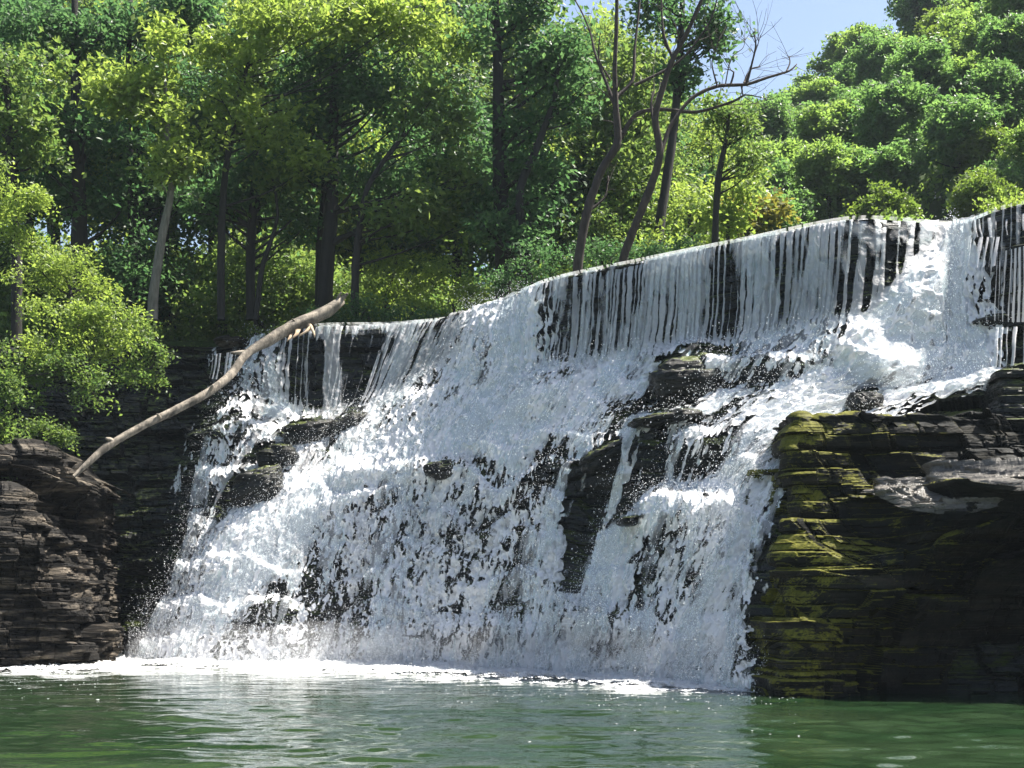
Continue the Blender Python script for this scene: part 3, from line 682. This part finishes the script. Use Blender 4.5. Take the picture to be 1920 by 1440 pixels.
boulder('thin flat slab jutting left below the dripping dark block', 1245, 787, 150, 26, 6, M_bld, -1.3, tilt=7, amp=.15)
boulder('brown-topped rock at the head of the tall bare dark face', 1135, 858, 120, 48, 7, M_bld, -.7, tilt=24, amp=.15)
boulder('small round black rock poking out of the foam above the mossy block', 1622, 758, 66, 44, 8, M_bld, -.5)
boulder('small square ledge with dripping water between the two bare faces', 1185, 972, 66, 22, 9, M_bld, -.9, tilt=5, amp=.12)
boulder('mossy hump barely covered by water in the centre left of the falls', 845, 882, 110, 36, 10, M_bld, -.35, tilt=6)
boulder('flat reddish rock slab on the bank behind the fallen log', 435, 640, 70, 22, 11, M_dry, -.6)

# ------------------------------------------------------------------ fallen log
LG = [(138,893,40.3,5),(165,868,40.5,8),(200,838,40.9,10),(265,800,41.6,10),(330,765,42.3,10.5),(385,738,43.0,11),(430,703,43.8,11),(462,665,44.6,11),(505,635,45.3,13),(548,613,46.0,14),(592,595,46.5,14),(618,578,46.8,14),(642,562,47.0,9)]
pts = np.array([P(a+ja*(3 < i < 13), b+jb*(1 < i < 12), y) for i, ((a, b, y, r), ja, jb) in enumerate(zip(LG, np.random.default_rng(4).uniform(-1.5, 1.5, 13), np.random.default_rng(6).uniform(-2.5, 2.5, 13)))]); rad = np.array([r/F*y*(.7 if a < 480 else .8) for a, b, y, r in LG])
lr = root('fallen_log', pts[0], 'long bare bent tree trunk fallen across the left side of the falls', 'log')
o0 = pts[0]
V_, F_ = tube(pts-o0, rad, 16, .09, 3); link('trunk', mesh('trunk', V_, F_, B_log, True), lr)
for (ax, ay, bx, by, Y_, r1) in ((212,828,198,822,41.0,5),(470,662,432,662,44.9,5),(556,608,548,598,46.0,3),(640,563,652,550,47.0,5),(634,560,640,548,47.0,3.5),(300,784,294,776,41.9,4),(395,731,400,722,43.0,3.5)):
    V_, F_ = tube(np.array([P(ax, ay, Y_), P((ax+bx)/2, (ay+by)/2-1, Y_-.1), P(bx, by, Y_-.15)])-o0, np.array([r1, r1*.8, r1*.4])/F*Y_, 8, .1, 5)
    link('branch_stub', mesh('branch_stub', V_, F_, B_log, True), lr)
for k, (ax, ay, bx, by) in enumerate(((585,612,560,630),(580,610,590,632),(545,625,538,640),(560,618,548,634))):
    V_, F_ = tube(np.array([P(ax, ay, 46), P((ax+bx)/2+2, (ay+by)/2, 45.8), P(bx, by, 45.7)])-o0, np.array([4, 3, 1])/F*46, 6, .3, k)
    link('torn_splinter', mesh('torn_splinter', V_, F_, B_cut, True), lr)

# ------------------------------------------------------------------ foliage
def leaves(rg, centers, rads, nper, size, flat=.75, droop=.25, asp=.55):
    """leafy sprays: each a loose horizontal fan of small leaves"""
    n = len(centers)
    m = n*nper
    c = np.repeat(centers, nper, 0); rd = np.repeat(rads, nper)
    ang = rg.uniform(0, 2*np.pi, m); rr = np.sqrt(rg.random(m))
    az = np.repeat(rg.uniform(0, 2*np.pi, n), nper)
    x = rr*np.cos(ang); y = rr*np.sin(ang)*.7
    ox = (x*np.cos(az)-y*np.sin(az))*rd; oy = (x*np.sin(az)+y*np.cos(az))*rd
    tx, ty = np.repeat(rg.normal(0, .5, n), nper), np.repeat(rg.normal(0, .5, n), nper)
    oz = -droop*rr**2*rd+rg.normal(0, .24, m)*rd+tx*ox+ty*oy
    p = c+np.stack([ox, oy, oz], -1)
    nn = np.stack([rg.normal(0, 1-flat, m)-tx, rg.normal(0, 1-flat, m)-ty, np.full(m, .8)], -1)
    k = rg.random(m) < .45; nn[k] = rg.normal(0, 1, (k.sum(), 3))
    nn /= np.linalg.norm(nn, axis=1)[:, None]
    t = rg.normal(size=(m, 3)); t -= (t*nn).sum(1)[:, None]*nn; t /= np.linalg.norm(t, axis=1)[:, None]
    b = np.cross(nn, t); s = size*rg.uniform(.55, 1.3, m)[:, None]
    V = np.stack([p-t*s*.5, p+b*s*asp*.5+nn*s*.06, p+t*s*.5-nn*s*.08, p-b*s*asp*.5+nn*s*.06], 1)
    Fc = np.arange(m*4).reshape(m, 4)
    tint = np.repeat(np.clip(rg.random(m)*.6+np.repeat(rg.random(n), nper)*.5, 0, 1), 4)
    return V.reshape(-1, 3), Fc, tint
def blob_pts(rg, c, r, n, shell=.5, cut=-.55):
    d = rg.normal(size=(n*2, 3)); d /= np.linalg.norm(d, axis=1)[:, None]; d = d[d[:, 2] > cut][:n]
    u = shell+(1-shell)*rg.random(len(d))**.6; u = np.where(rg.random(len(d)) < .18, rg.random(len(d)), u)
    return np.array(c)+d*np.array(r)*u[:, None]
def sub_blobs(rg, c, r, k, lo=.32, hi=.58):
    """split an ellipsoid into uneven leaf masses"""
    c = np.array(c, float); r = np.array(r, float); out = []
    for _ in range(k):
        d = rg.normal(size=3); d /= np.linalg.norm(d); d[2] = abs(d[2]) if rg.random() < .5 else d[2]
        s = rg.uniform(lo, hi); out.append((c+d*r*rg.uniform(.4, .85), r*s*np.array([1., 1., rg.uniform(.75, 1.15)])))
    return out
def make_crown(rg, blobs, dens, nper, size, sr=(.35, .8)):
    cs = []
    for c, r in blobs:
        A_ = (r[0]*r[1]+r[0]*r[2]+r[1]*r[2])/3*4*math.pi
        cs.append(blob_pts(rg, c, r, max(int(A_*dens), 6)))
    cs = np.vstack(cs); rads = rg.uniform(*sr, len(cs))
    return leaves(rg, cs, rads, nper, size)
def limbs(rg, base, path, rads, blobs, thick=.35, nb=1):
    """tapered trunk along path plus a limb toward each leaf mass"""
    parts = [tube(path, rads, 9, .08, int(rg.integers(99)))]
    path = np.array(path); L = len(path)
    for c, r in blobs:
        c = np.array(c)
        if rg.random() < .45: continue
        zs = path[:, 2]; ts_ = np.clip(np.interp(c[2]-rg.uniform(.25, .6)*(np.hypot(*(c-path[-1])[:2])+1.0), zs, np.arange(L)), .35*L*.3, L-1.2)
        i = int(ts_); f = ts_-i; s = path[i]*(1-f)+path[min(i+1, L-1)]*f; rs = (rads[i]*(1-f)+rads[min(i+1, L-1)]*f)
        mid = s*.5+c*.5+np.array([rg.normal(0, .15), rg.normal(0, .15), -.06*np.linalg.norm(c-s)])
        parts.append(tube([s, mid, c], [rs*.4, rs*.22, .012], 6, .1, int(rg.integers(99))))
        for q in range(nb):
            e = c+rg.normal(0, .6, 3)*np.array(r); parts.append(tube([mid*.4+c*.6, (c+e)/2+rg.normal(0, .1, 3), e], [rs*.22, rs*.13, .01], 5, .1, 1))
    return join(parts)
def tree(label, leafm, barkm, path_px, Y, blobs_px, seed, dens=2.2, nper=26, size=.13, name='tree', group=None, dep=.9, sub=7, sr=(.35, .8), nb=1, cat='tree'):
    """path_px: (px,py,radius px) trunk bottom->top ; blobs_px: (px,py,rx,ry,[dY])"""
    rg = np.random.default_rng(seed)
    pts = np.array([P(a, b, Y+ (r[1] if isinstance(r, tuple) else 0)) for a, b, r in path_px]); rads = np.array([(r[0] if isinstance(r, tuple) else r)/F*Y for _, _, r in path_px])
    o = pts[0].copy()
    rt = root(name, o, label, cat, group)
    bl = []
    for b in blobs_px:
        dy = b[4] if len(b) > 4 else 0
        c = P(b[0], b[1], Y+dy)-o; rx = b[2]/F*Y; rz = b[3]/F*Y
        if sub: bl += sub_blobs(rg, c, (rx, rx*dep, rz), sub)
        else: bl.append((c, np.array([rx, rx*dep, rz])))
    V_, F_ = limbs(rg, o, pts-o, rads, bl, nb=nb)
    link('trunk', mesh('trunk', V_, F_, barkm, True), rt)
    if bl:
        V_, F_, ti = make_crown(rg, bl, dens, nper, size, sr)
        link('crown', mesh('crown', V_, F_, leafm, False, {'tint': ('POINT', ti)}), rt)
    return rt
def g(px, Y):
    """photo row of the ground at this pixel column and depth"""
    x = (px-960)/F*Y; return float(HZ-F*(ground_z(np.array([x]), np.array([float(Y)]))[0]-CH)/Y)
# -- front rank on the left bank
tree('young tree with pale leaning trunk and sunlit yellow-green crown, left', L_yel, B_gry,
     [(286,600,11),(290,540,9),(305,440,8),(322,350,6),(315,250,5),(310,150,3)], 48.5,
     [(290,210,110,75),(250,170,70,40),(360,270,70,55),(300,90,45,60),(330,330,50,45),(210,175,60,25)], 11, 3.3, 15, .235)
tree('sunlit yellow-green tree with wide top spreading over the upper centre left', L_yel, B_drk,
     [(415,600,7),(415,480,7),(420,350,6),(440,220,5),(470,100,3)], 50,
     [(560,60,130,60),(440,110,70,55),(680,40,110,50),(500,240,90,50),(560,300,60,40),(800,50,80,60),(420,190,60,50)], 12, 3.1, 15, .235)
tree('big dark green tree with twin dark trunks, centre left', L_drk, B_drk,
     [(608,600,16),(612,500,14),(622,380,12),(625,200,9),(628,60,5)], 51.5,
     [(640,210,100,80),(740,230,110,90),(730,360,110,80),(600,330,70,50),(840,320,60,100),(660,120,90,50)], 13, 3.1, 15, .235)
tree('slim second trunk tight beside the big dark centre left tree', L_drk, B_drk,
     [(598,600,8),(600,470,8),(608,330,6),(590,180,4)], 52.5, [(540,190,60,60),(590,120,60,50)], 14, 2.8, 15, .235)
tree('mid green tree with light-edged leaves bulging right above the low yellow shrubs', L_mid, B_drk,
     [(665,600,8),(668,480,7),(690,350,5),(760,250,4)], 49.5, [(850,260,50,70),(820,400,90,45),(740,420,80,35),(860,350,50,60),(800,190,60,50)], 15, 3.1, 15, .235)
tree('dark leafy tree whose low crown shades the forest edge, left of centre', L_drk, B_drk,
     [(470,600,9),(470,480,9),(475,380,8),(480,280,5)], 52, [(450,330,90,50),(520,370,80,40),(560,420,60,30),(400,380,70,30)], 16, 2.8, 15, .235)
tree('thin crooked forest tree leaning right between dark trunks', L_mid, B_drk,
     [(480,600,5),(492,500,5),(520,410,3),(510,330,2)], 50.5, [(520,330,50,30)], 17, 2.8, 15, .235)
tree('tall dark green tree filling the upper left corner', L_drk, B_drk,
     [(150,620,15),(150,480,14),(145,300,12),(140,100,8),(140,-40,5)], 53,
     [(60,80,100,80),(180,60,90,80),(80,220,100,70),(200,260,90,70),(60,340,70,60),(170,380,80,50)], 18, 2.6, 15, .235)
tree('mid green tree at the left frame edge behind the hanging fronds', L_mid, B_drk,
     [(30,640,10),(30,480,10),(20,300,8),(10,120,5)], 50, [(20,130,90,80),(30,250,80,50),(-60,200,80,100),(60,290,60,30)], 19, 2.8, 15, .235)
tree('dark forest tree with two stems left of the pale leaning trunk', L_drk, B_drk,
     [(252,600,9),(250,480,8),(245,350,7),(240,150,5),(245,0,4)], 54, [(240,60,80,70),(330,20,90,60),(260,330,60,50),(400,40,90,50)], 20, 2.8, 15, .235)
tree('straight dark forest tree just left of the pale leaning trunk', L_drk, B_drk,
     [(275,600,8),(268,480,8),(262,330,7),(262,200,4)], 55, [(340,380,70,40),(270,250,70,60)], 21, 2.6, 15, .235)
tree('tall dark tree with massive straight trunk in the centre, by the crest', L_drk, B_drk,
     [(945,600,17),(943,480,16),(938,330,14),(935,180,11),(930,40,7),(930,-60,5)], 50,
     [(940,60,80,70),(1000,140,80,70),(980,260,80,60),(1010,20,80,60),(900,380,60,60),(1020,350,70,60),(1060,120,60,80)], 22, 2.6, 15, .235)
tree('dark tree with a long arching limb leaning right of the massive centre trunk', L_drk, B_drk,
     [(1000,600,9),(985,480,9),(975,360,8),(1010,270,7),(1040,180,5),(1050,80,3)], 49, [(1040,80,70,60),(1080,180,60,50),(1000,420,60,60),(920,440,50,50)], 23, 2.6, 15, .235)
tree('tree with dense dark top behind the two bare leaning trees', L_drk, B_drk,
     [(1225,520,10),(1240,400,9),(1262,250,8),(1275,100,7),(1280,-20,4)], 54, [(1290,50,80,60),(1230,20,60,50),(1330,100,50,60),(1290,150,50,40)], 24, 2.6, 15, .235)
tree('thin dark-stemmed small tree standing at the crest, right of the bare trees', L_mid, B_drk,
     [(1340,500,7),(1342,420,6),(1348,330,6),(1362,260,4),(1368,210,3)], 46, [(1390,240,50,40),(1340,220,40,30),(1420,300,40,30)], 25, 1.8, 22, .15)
# -- bare leaning trees at the crest
def twigs(rg, pts, rads, n):
    out = []
    for _ in range(n):
        i = rg.uniform(.45, .98)*(len(pts)-1); k = min(int(i), len(pts)-2); p = pts[k]+(pts[k+1]-pts[k])*(i-k); d = pts[k+1]-pts[k]; d = d/np.linalg.norm(d)+rg.normal(0, .55, 3)+[0, 0, .25]
        L = rg.uniform(.35, 1.0); m_ = p+d*L*.5; e = m_+(d+rg.normal(0, .45, 3))*L*.5; r0 = max(rads[k]*.3, .008)
        out.append(tube([p, m_, e], [r0, r0*.6, .004], 5, .1, 1))
        e2 = m_+(d+rg.normal(0, .7, 3))*L*.4; out.append(tube([m_, (m_+e2)/2+rg.normal(0, .04, 3), e2], [r0*.5, r0*.35, .003], 4, .1, 1))
    return out
def bare(label, Y, stems, seed):
    o = P(stems[0][0][0], stems[0][0][1], Y); rt = root('bare_tree', o, label, 'bare tree', 'bare trees at the crest')
    for k, st in enumerate(stems):
        pts = np.array([P(a+jj*(i > 0), b, Y+(i*.12 if k % 2 else -i*.1)) for i, ((a, b, r), jj) in enumerate(zip(st, np.random.default_rng(seed*9+k).uniform(-5, 5, 20)))])-o
        parts = [tube(pts, np.array([r for _, _, r in st])*.64/F*Y, 9 if k == 0 else 7, .1, seed+k)]
        parts += twigs(np.random.default_rng(seed*31+k), pts, np.array([r for _, _, r in st])*.64/F*Y, 5 if k else 3)
        link('trunk' if k == 0 else 'branch', mesh('trunk' if k == 0 else 'branch', *join(parts), B_ded, True), rt)
    return rt
bare('bare-limbed tree leaning right then straight up, left one of the pair at the crest', 44.5, [
    [(1083,545,16),(1085,490,14),(1098,400,13),(1125,320,12),(1158,268,12),(1152,200,9),(1150,130,7),(1155,60,6),(1158,-30,5)],
    [(1150,190,6),(1135,140,5),(1118,100,4),(1105,60,3),(1085,20,2.5),(1070,-20,2)],
    [(1160,265,8),(1190,215,7),(1240,205,6),(1310,210,5),(1370,190,4),(1400,178,2.5),(1440,185,1)],
    [(1158,180,6),(1185,150,5),(1190,90,4),(1195,30,3),(1200,-30,3)],
    [(1190,160,5),(1250,130,4),(1290,100,3),(1330,40,2.5),(1345,-10,2)],
    [(1098,400,5),(1130,370,3),(1140,330,2)],
    [(1145,150,3),(1125,110,2),(1128,60,1.5)]], 5)
bare('bare-limbed tree with forked trunk and a long dead limb reaching right against the sky', 43, [
    [(1168,530,14),(1172,480,13),(1188,420,12),(1215,350,12),(1240,290,11),(1232,220,9),(1240,160,8),(1262,110,7),(1285,60,6),(1310,10,5),(1325,-30,4)],
    [(1240,285,7),(1262,235,6),(1300,185,5.5),(1345,162,5.5),(1395,158,5),(1440,145,4),(1475,133,3),(1497,120,1.5)],
    [(1400,157,4),(1412,120,3),(1418,85,2.5),(1412,62,1.5)],
    [(1395,155,3.5),(1405,130,2.5),(1425,125,1.5)],
    [(1370,158,3),(1375,135,2.5),(1368,130,1)],
    [(1475,133,2.5),(1480,118,2),(1478,105,1)],
    [(1390,160,3),(1388,180,1.5)],
    [(1262,110,5),(1250,70,4),(1240,30,3),(1235,-20,3)],
    [(1345,162,3),(1330,120,2),(1342,95,1.2),(1350,60,.8)],
    [(1360,160,2),(1375,110,1.5),(1395,90,1),(1402,70,.7)],
    [(1415,100,2),(1425,78,1.2),(1422,65,.8)],
    [(1235,290,5),(1222,200,4),(1228,170,2)]], 15)
# -- young light trees filling behind the crest
mid = [(1090,330,100,90,58,'pale green young tree behind the left bare trunk'),
       (1210,330,90,100,60,'light green tree seen between the two bare trunks'),
       (1290,400,90,60,57,'bright low tree right of the right bare trunk'),
       (1180,200,90,90,62,'airy green tree high behind the bare trunks'),
       (1330,300,80,80,64,'soft green tree behind the thin dark-stemmed tree'),
       (1110,430,80,50,56,'yellow-green bush-like tree at the foot of the left bare trunk'),
       (1240,470,60,40,52,'bright yellow-green sapling at the crest between the bare trunks and the thin tree')]
for k, (a, b, rx, ry, Y, lb) in enumerate(mid):
    tree(lb, (L_yel, L_mid)[k % 2] if k != 3 else L_mid, B_drk, [(a, max(g(a, Y), b+ry+20)+5, 6), (a+4, b+ry*.5, 5), (a-4, b-ry*.5, 3)], Y, [(a, b, rx, ry), (a+rx*.5, b+ry*.4, rx*.6, ry*.6)], 60+k, 2.0, 24, .17)
tree('small tree with orange-tinged leaves low above the crest', L_aut, B_drk, [(1400,470,4),(1398,430,3),(1396,400,2)], 52, [(1400,410,55,28),(1440,395,30,18)], 77, 2.8, 15, .235)
tree('light green round sapling at the crest left of the orange-tinged tree', L_yel, B_drk, [(1365,480,4),(1365,430,3),(1368,380,2)], 50, [(1375,370,50,40),(1360,420,50,30)], 78, 2.8, 15, .235)
# -- forest ranks behind: three prototype trees, copied
def proto(seed, leafm, Hh, rx, nm='tree', dens=1.25, nper=24, size=.26, k=12):
    rg = np.random.default_rng(seed); rt = root(nm, (0, 0, 0), '', 'tree')
    pth = np.array([[0, 0, -.8], [.1, 0, Hh*.3], [-.1, .1, Hh*.6], [.05, 0, Hh*.9]])
    bl = sub_blobs(rg, (0, 0, Hh*.62), (rx, rx, Hh*.38), k, .16 if k > 12 else .32, .34 if k > 12 else .58)+[(np.array([0, 0, Hh*.6]), np.array([rx*.6, rx*.6, Hh*.32]))]
    V_, F_ = limbs(rg, 0, pth, np.array([.24, .19, .13, .05])*Hh/11, bl, nb=0)
    link('trunk', mesh('trunk', V_, F_, B_drk, True), rt)
    V_, F_, ti = make_crown(rg, bl, dens, nper, size, (.45, 1.0))
    link('crown', mesh('crown', V_, F_, leafm, False, {'tint': ('POINT', ti)}), rt)
    return rt
used = set()
def dup(src, loc, rz, sc, label, group):
    first = src.name not in used
    if first: used.add(src.name); r = src
    else:
        r = src.copy(); C.collection.objects.link(r)
        for ch in src.children:
            c = ch.copy(); C.collection.objects.link(c); c.parent = r
    r.location = loc; r.rotation_euler = (0, 0, rz); r.scale = sc
    tag(r, label, 'tree', group); return r
ORD = ['first', 'second', 'third', 'fourth', 'fifth', 'sixth', 'seventh', 'eighth', 'ninth', 'tenth', 'eleventh', 'twelfth', 'thirteenth', 'fourteenth', 'fifteenth']
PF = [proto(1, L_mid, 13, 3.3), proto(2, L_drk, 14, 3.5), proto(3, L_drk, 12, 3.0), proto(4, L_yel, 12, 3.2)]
rg = np.random.default_rng(77)
for row, (Y, n_, x0, x1, sc) in enumerate(((60, 12, -22, 7, .85), (71, 12, -27, 7, 1.15), (85, 12, -34, 7, 1.5))):
    for i in range(n_):
        x = x0+(x1-x0)*(i+.5+rg.uniform(-.3, .3))/n_; y = Y+rg.uniform(-3, 3)
        z = float(ground_z(np.array([x]), np.array([y]))[0]); s = sc*rg.uniform(.88, 1.15)
        dup(PF[int(rg.choice(4, p=[.35, .3, .2, .15]))], (x, y, z), rg.uniform(0, 6), (s, s, s*rg.uniform(.95, 1.15)),
            f'{ORD[i]} tree from the left in the {["near","middle","far"][row]} rank of the forest behind the left bank', 'forest trees behind the bank')
PU = [proto(21, L_yel, 4.2, 2.4, 'bush', dens=2.0, size=.2, k=12), proto(22, L_mid, 4.6, 2.5, 'bush', dens=2.0, size=.2, k=12), proto(23, L_drk, 5., 2.6, 'bush', dens=2.0, size=.2, k=12)]
for row, (Y, n_, x0, x1) in enumerate(((56, 10, -21, 5), (64, 15, -25, 8), (77, 12, -31, 9))):
    for i in range(n_):
        x = x0+(x1-x0)*(i+.5+rg.uniform(-.3, .3))/n_; y = Y+rg.uniform(-2, 2)
        z = float(ground_z(np.array([x]), np.array([y]))[0]); s = rg.uniform(.8, 1.2)*(1, 1.25, 1.6)[row]
        r_ = dup(PU[int(rg.choice(3, p=[(.2, .4, .4), (.5, .3, .2), (.3, .4, .3)][row]))], (x, y, z-.9*s), rg.uniform(0, 6), (s, s, s),
            f'{ORD[i]} bush from the left in the {["near","middle","far"][row]} line of undergrowth between the forest trunks', 'undergrowth bushes between the forest trunks')
        r_['category'] = 'bush'
# -- hillside
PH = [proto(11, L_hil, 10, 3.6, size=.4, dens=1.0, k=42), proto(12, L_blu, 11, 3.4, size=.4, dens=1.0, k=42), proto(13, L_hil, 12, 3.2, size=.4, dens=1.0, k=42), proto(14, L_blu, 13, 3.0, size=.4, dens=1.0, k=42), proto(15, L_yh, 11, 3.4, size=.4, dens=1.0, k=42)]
ROWS = ['lowest', 'second', 'third', 'fourth', 'fifth', 'sixth', 'skyline']

for row, (Y, n_, x0, x1, sc) in enumerate(((57, 15, 7, 22, .38), (64, 15, 8, 26, .44), (73, 15, 10, 30, .48), (83, 15, 12, 34, .52), (93, 15, 13, 38, .56), (104, 15, 14, 43, .58), (116, 15, 16, 50, .6))):
    for i in range(n_):
        x = x0+(x1-x0)*(i+.5+rg.uniform(-.35, .35))/n_; y = Y+rg.uniform(-3.5, 3.5)
        z = float(ground_z(np.array([x]), np.array([y]))[0]); s = sc*rg.uniform(.85, 1.2)
        dup(PH[int(rg.integers(5))], (x, y, z-.3), rg.uniform(0, 6), (s*1.1, s*1.1, s*rg.uniform(.8, 1.12)),
            f'{ORD[i]} tree from the left in the {ROWS[row]} row up the right hillside', 'trees on the right hillside')
# -- shrubs and plants
def shrub(label, leafm, Y, base, blobs, seed, size=.12, dens=4., nper=24, name='shrub', cat='shrub'):
    return tree(label, leafm, B_drk, [(base[0], base[1], 4), (base[0]+2, base[1]-15, 3), (base[0]-2, base[1]-30, 2)], Y, blobs, seed, dens, nper, size, name, None, .8, 6, (.2, .5), 1, cat)
shrub('big sunlit shrub spilling over the left bank above the dark recess', L_yel, 43, (150,640), [(110,600,90,60),(200,600,90,60),(90,660,70,60),(180,680,70,60)], 101)
shrub('hanging green shrub draped below the sunlit one over the dark rock recess', L_mid, 42.5, (160,690), [(120,700,60,50),(180,720,50,50),(60,720,50,60)], 102)
shrub('darker shrub right of the big sunlit shrub, hanging over the ledge', L_mid, 44.5, (290,660), [(260,640,60,60),(290,690,40,50),(240,710,50,40)], 103)
shrub('bright yellow-green bush climbing the bank at left behind the sunlit shrub', L_yel, 45.5, (130,560), [(130,520,80,50),(60,540,80,50),(190,550,60,40)], 104)
shrub('drooping light green fronds at the left frame edge', L_yel, 40, (-40,520), [(10,400,60,50),(30,460,60,50),(-30,350,60,50),(60,380,40,30)], 105)
shrub('narrow column of leafy creepers at the left frame edge above the rock stack', L_mid, 40.5, (0,860), [(5,740,30,70),(10,820,30,50),(-20,700,40,60),(0,880,30,30)], 106)
shrub('small weeds rooted in the shaded ledge beside the log foot', L_mid, 41.5, (80,830), [(70,800,35,30),(110,820,25,15)], 107, .09, 5)
shrub('bright yellow shrub right of the dark trunks, behind the low crest', L_yel, 50.5, (720,590), [(720,500,55,40),(770,520,55,45),(710,550,50,30)], 108)
shrub('yellow-green shrub touching the gush at the centre of the crest', L_yel, 49.5, (850,600), [(830,540,70,50),(890,560,50,30),(800,580,60,25)], 109)
shrub('sunlit undergrowth bush seen between the trunks, left', L_yel, 57, (450,590), [(440,500,60,50),(500,480,50,40),(380,480,50,40)], 110, .15, 3)
shrub('sunlit undergrowth bush seen between the trunks, right', L_yel, 57, (560,590), [(560,500,50,50),(600,540,60,30)], 111, .15, 3)
shrub('low dark shrub in the shade behind the end of the log', L_drk, 48.5, (690,615), [(680,590,80,22),(770,600,70,18),(600,600,60,20)], 112)
shrub('dark green shrub at the foot of the massive centre trunk', L_drk, 47, (1000,560), [(1000,500,60,40),(950,540,50,35),(1060,500,60,35)], 113)
shrub('dark shrub along the crest behind the bare tree feet', L_drk, 46.5, (1130,520), [(1120,480,60,25),(1200,480,60,25),(1260,470,50,20)], 114)
shrub('grassy green tuft on top of the far right ledges', L_yel, 36, (1880,410), [(1880,398,50,10),(1930,390,50,12)], 115, .1, 6)
# bank ground cover
rg = np.random.default_rng(9)
m = 1500; qx = rg.uniform(-100, 640, m); qY = rg.uniform(44.5, 62, m); x = (qx-960)/F*qY; z = ground_z(x, qY)
ok = qY > np.interp(x, crx, cry)+.3
V_, F_, ti = leaves(rg, np.stack([x, qY, z+.15+rg.random(m)*.5], -1)[ok], rg.uniform(.25, .6, ok.sum()), 26, .13, .4)
tag(link('ground_cover', mesh('ground_cover', V_, F_, L_mid, False, {'tint': ('POINT', ti)})), 'low leafy plants carpeting the left bank', 'ground cover', kind='stuff')

m = 5200; qY = rg.uniform(50, 122, m); x = rg.uniform(-2, 54, m); ok = (x < qY*.36+3) & (x > qY*.1-2)
x = x[ok]; qY = qY[ok]; z = ground_z(x, qY)
m2 = 2600; x2 = np.where(rg.random(m2) < .6, rg.uniform(14, 36, m2), rg.uniform(-36, -17, m2)); y2 = rg.uniform(23, 52, m2); z2 = ground_z(x2, y2); o2 = z2 > .3
x = np.r_[x, x2[o2]]; qY = np.r_[qY, y2[o2]]; z = np.r_[z, z2[o2]]
V_, F_, ti = leaves(rg, np.stack([x, qY, z+.2+rg.random(len(x))*1.4], -1), rg.uniform(.6, 1.3, len(x)), 26, .38, .4)
tag(link('undergrowth', mesh('undergrowth', V_, F_, L_hil, False, {'tint': ('POINT', ti)})), 'green undergrowth filling the slopes between the trees on the right hillside', 'undergrowth', kind='stuff')
# ------------------------------------------------------------------ mist over the foot of the falls
mm, t_, out_ = mat('spray_mist'); pv = N(t_, 'ShaderNodeVolumePrincipled', Density=.11, Anisotropy=0.); pv.inputs['Color'].default_value = (.97, .98, 1, 1)
t_.links.new(pv.outputs[0], out_.inputs['Volume'])
def mist(label, pts, rad):
    V_, F_ = tube(np.array(pts), np.array(rad), 20, .05, 7)
    V_ = V_+.14*np.stack([fbm(V_[:, 0]*1.3, V_[:, 1]*1.3, V_[:, 2]*1.3, 3, 700+i) for i in range(3)], -1)
    tag(link('mist', mesh('mist', V_, F_, mm, True)), label, 'mist', kind='stuff')
fq = np.linspace(250, 1370, 14); fyy = np.interp(fq, [240, 485, 830, 1150, 1400], [1243, 1248, 1257, 1275, 1292]); fY = footY(fyy)
mist('soft white mist hanging over the foot of the falls', [((a-960)/F*(b-.5), b-.5, .35) for a, b in zip(fq, fY)], [.35]+[.75, .9, .7, .95, .8, .9, .75, .9, .7, .85, .9, .7]+[.3])
# ------------------------------------------------------------------ haze
hx = np.array([[a, b, c] for a in (-450, 450) for b in (-210, 910) for c in (-3.2, 130)], float)
hf = np.array([[0, 1, 3, 2], [4, 6, 7, 5], [0, 4, 5, 1], [2, 3, 7, 6], [0, 2, 6, 4], [1, 5, 7, 3]])
hm, t_, out_ = mat('haze_air'); pv = N(t_, 'ShaderNodeVolumePrincipled', Density=.0002, Anisotropy=.2); pv.inputs['Color'].default_value = (.75, .87, 1, 1)
t_.links.new(pv.outputs[0], out_.inputs['Volume'])
tag(link('haze', mesh('haze', hx, hf, hm)), 'pale blue summer haze in the air of the gorge', 'haze', kind='stuff')
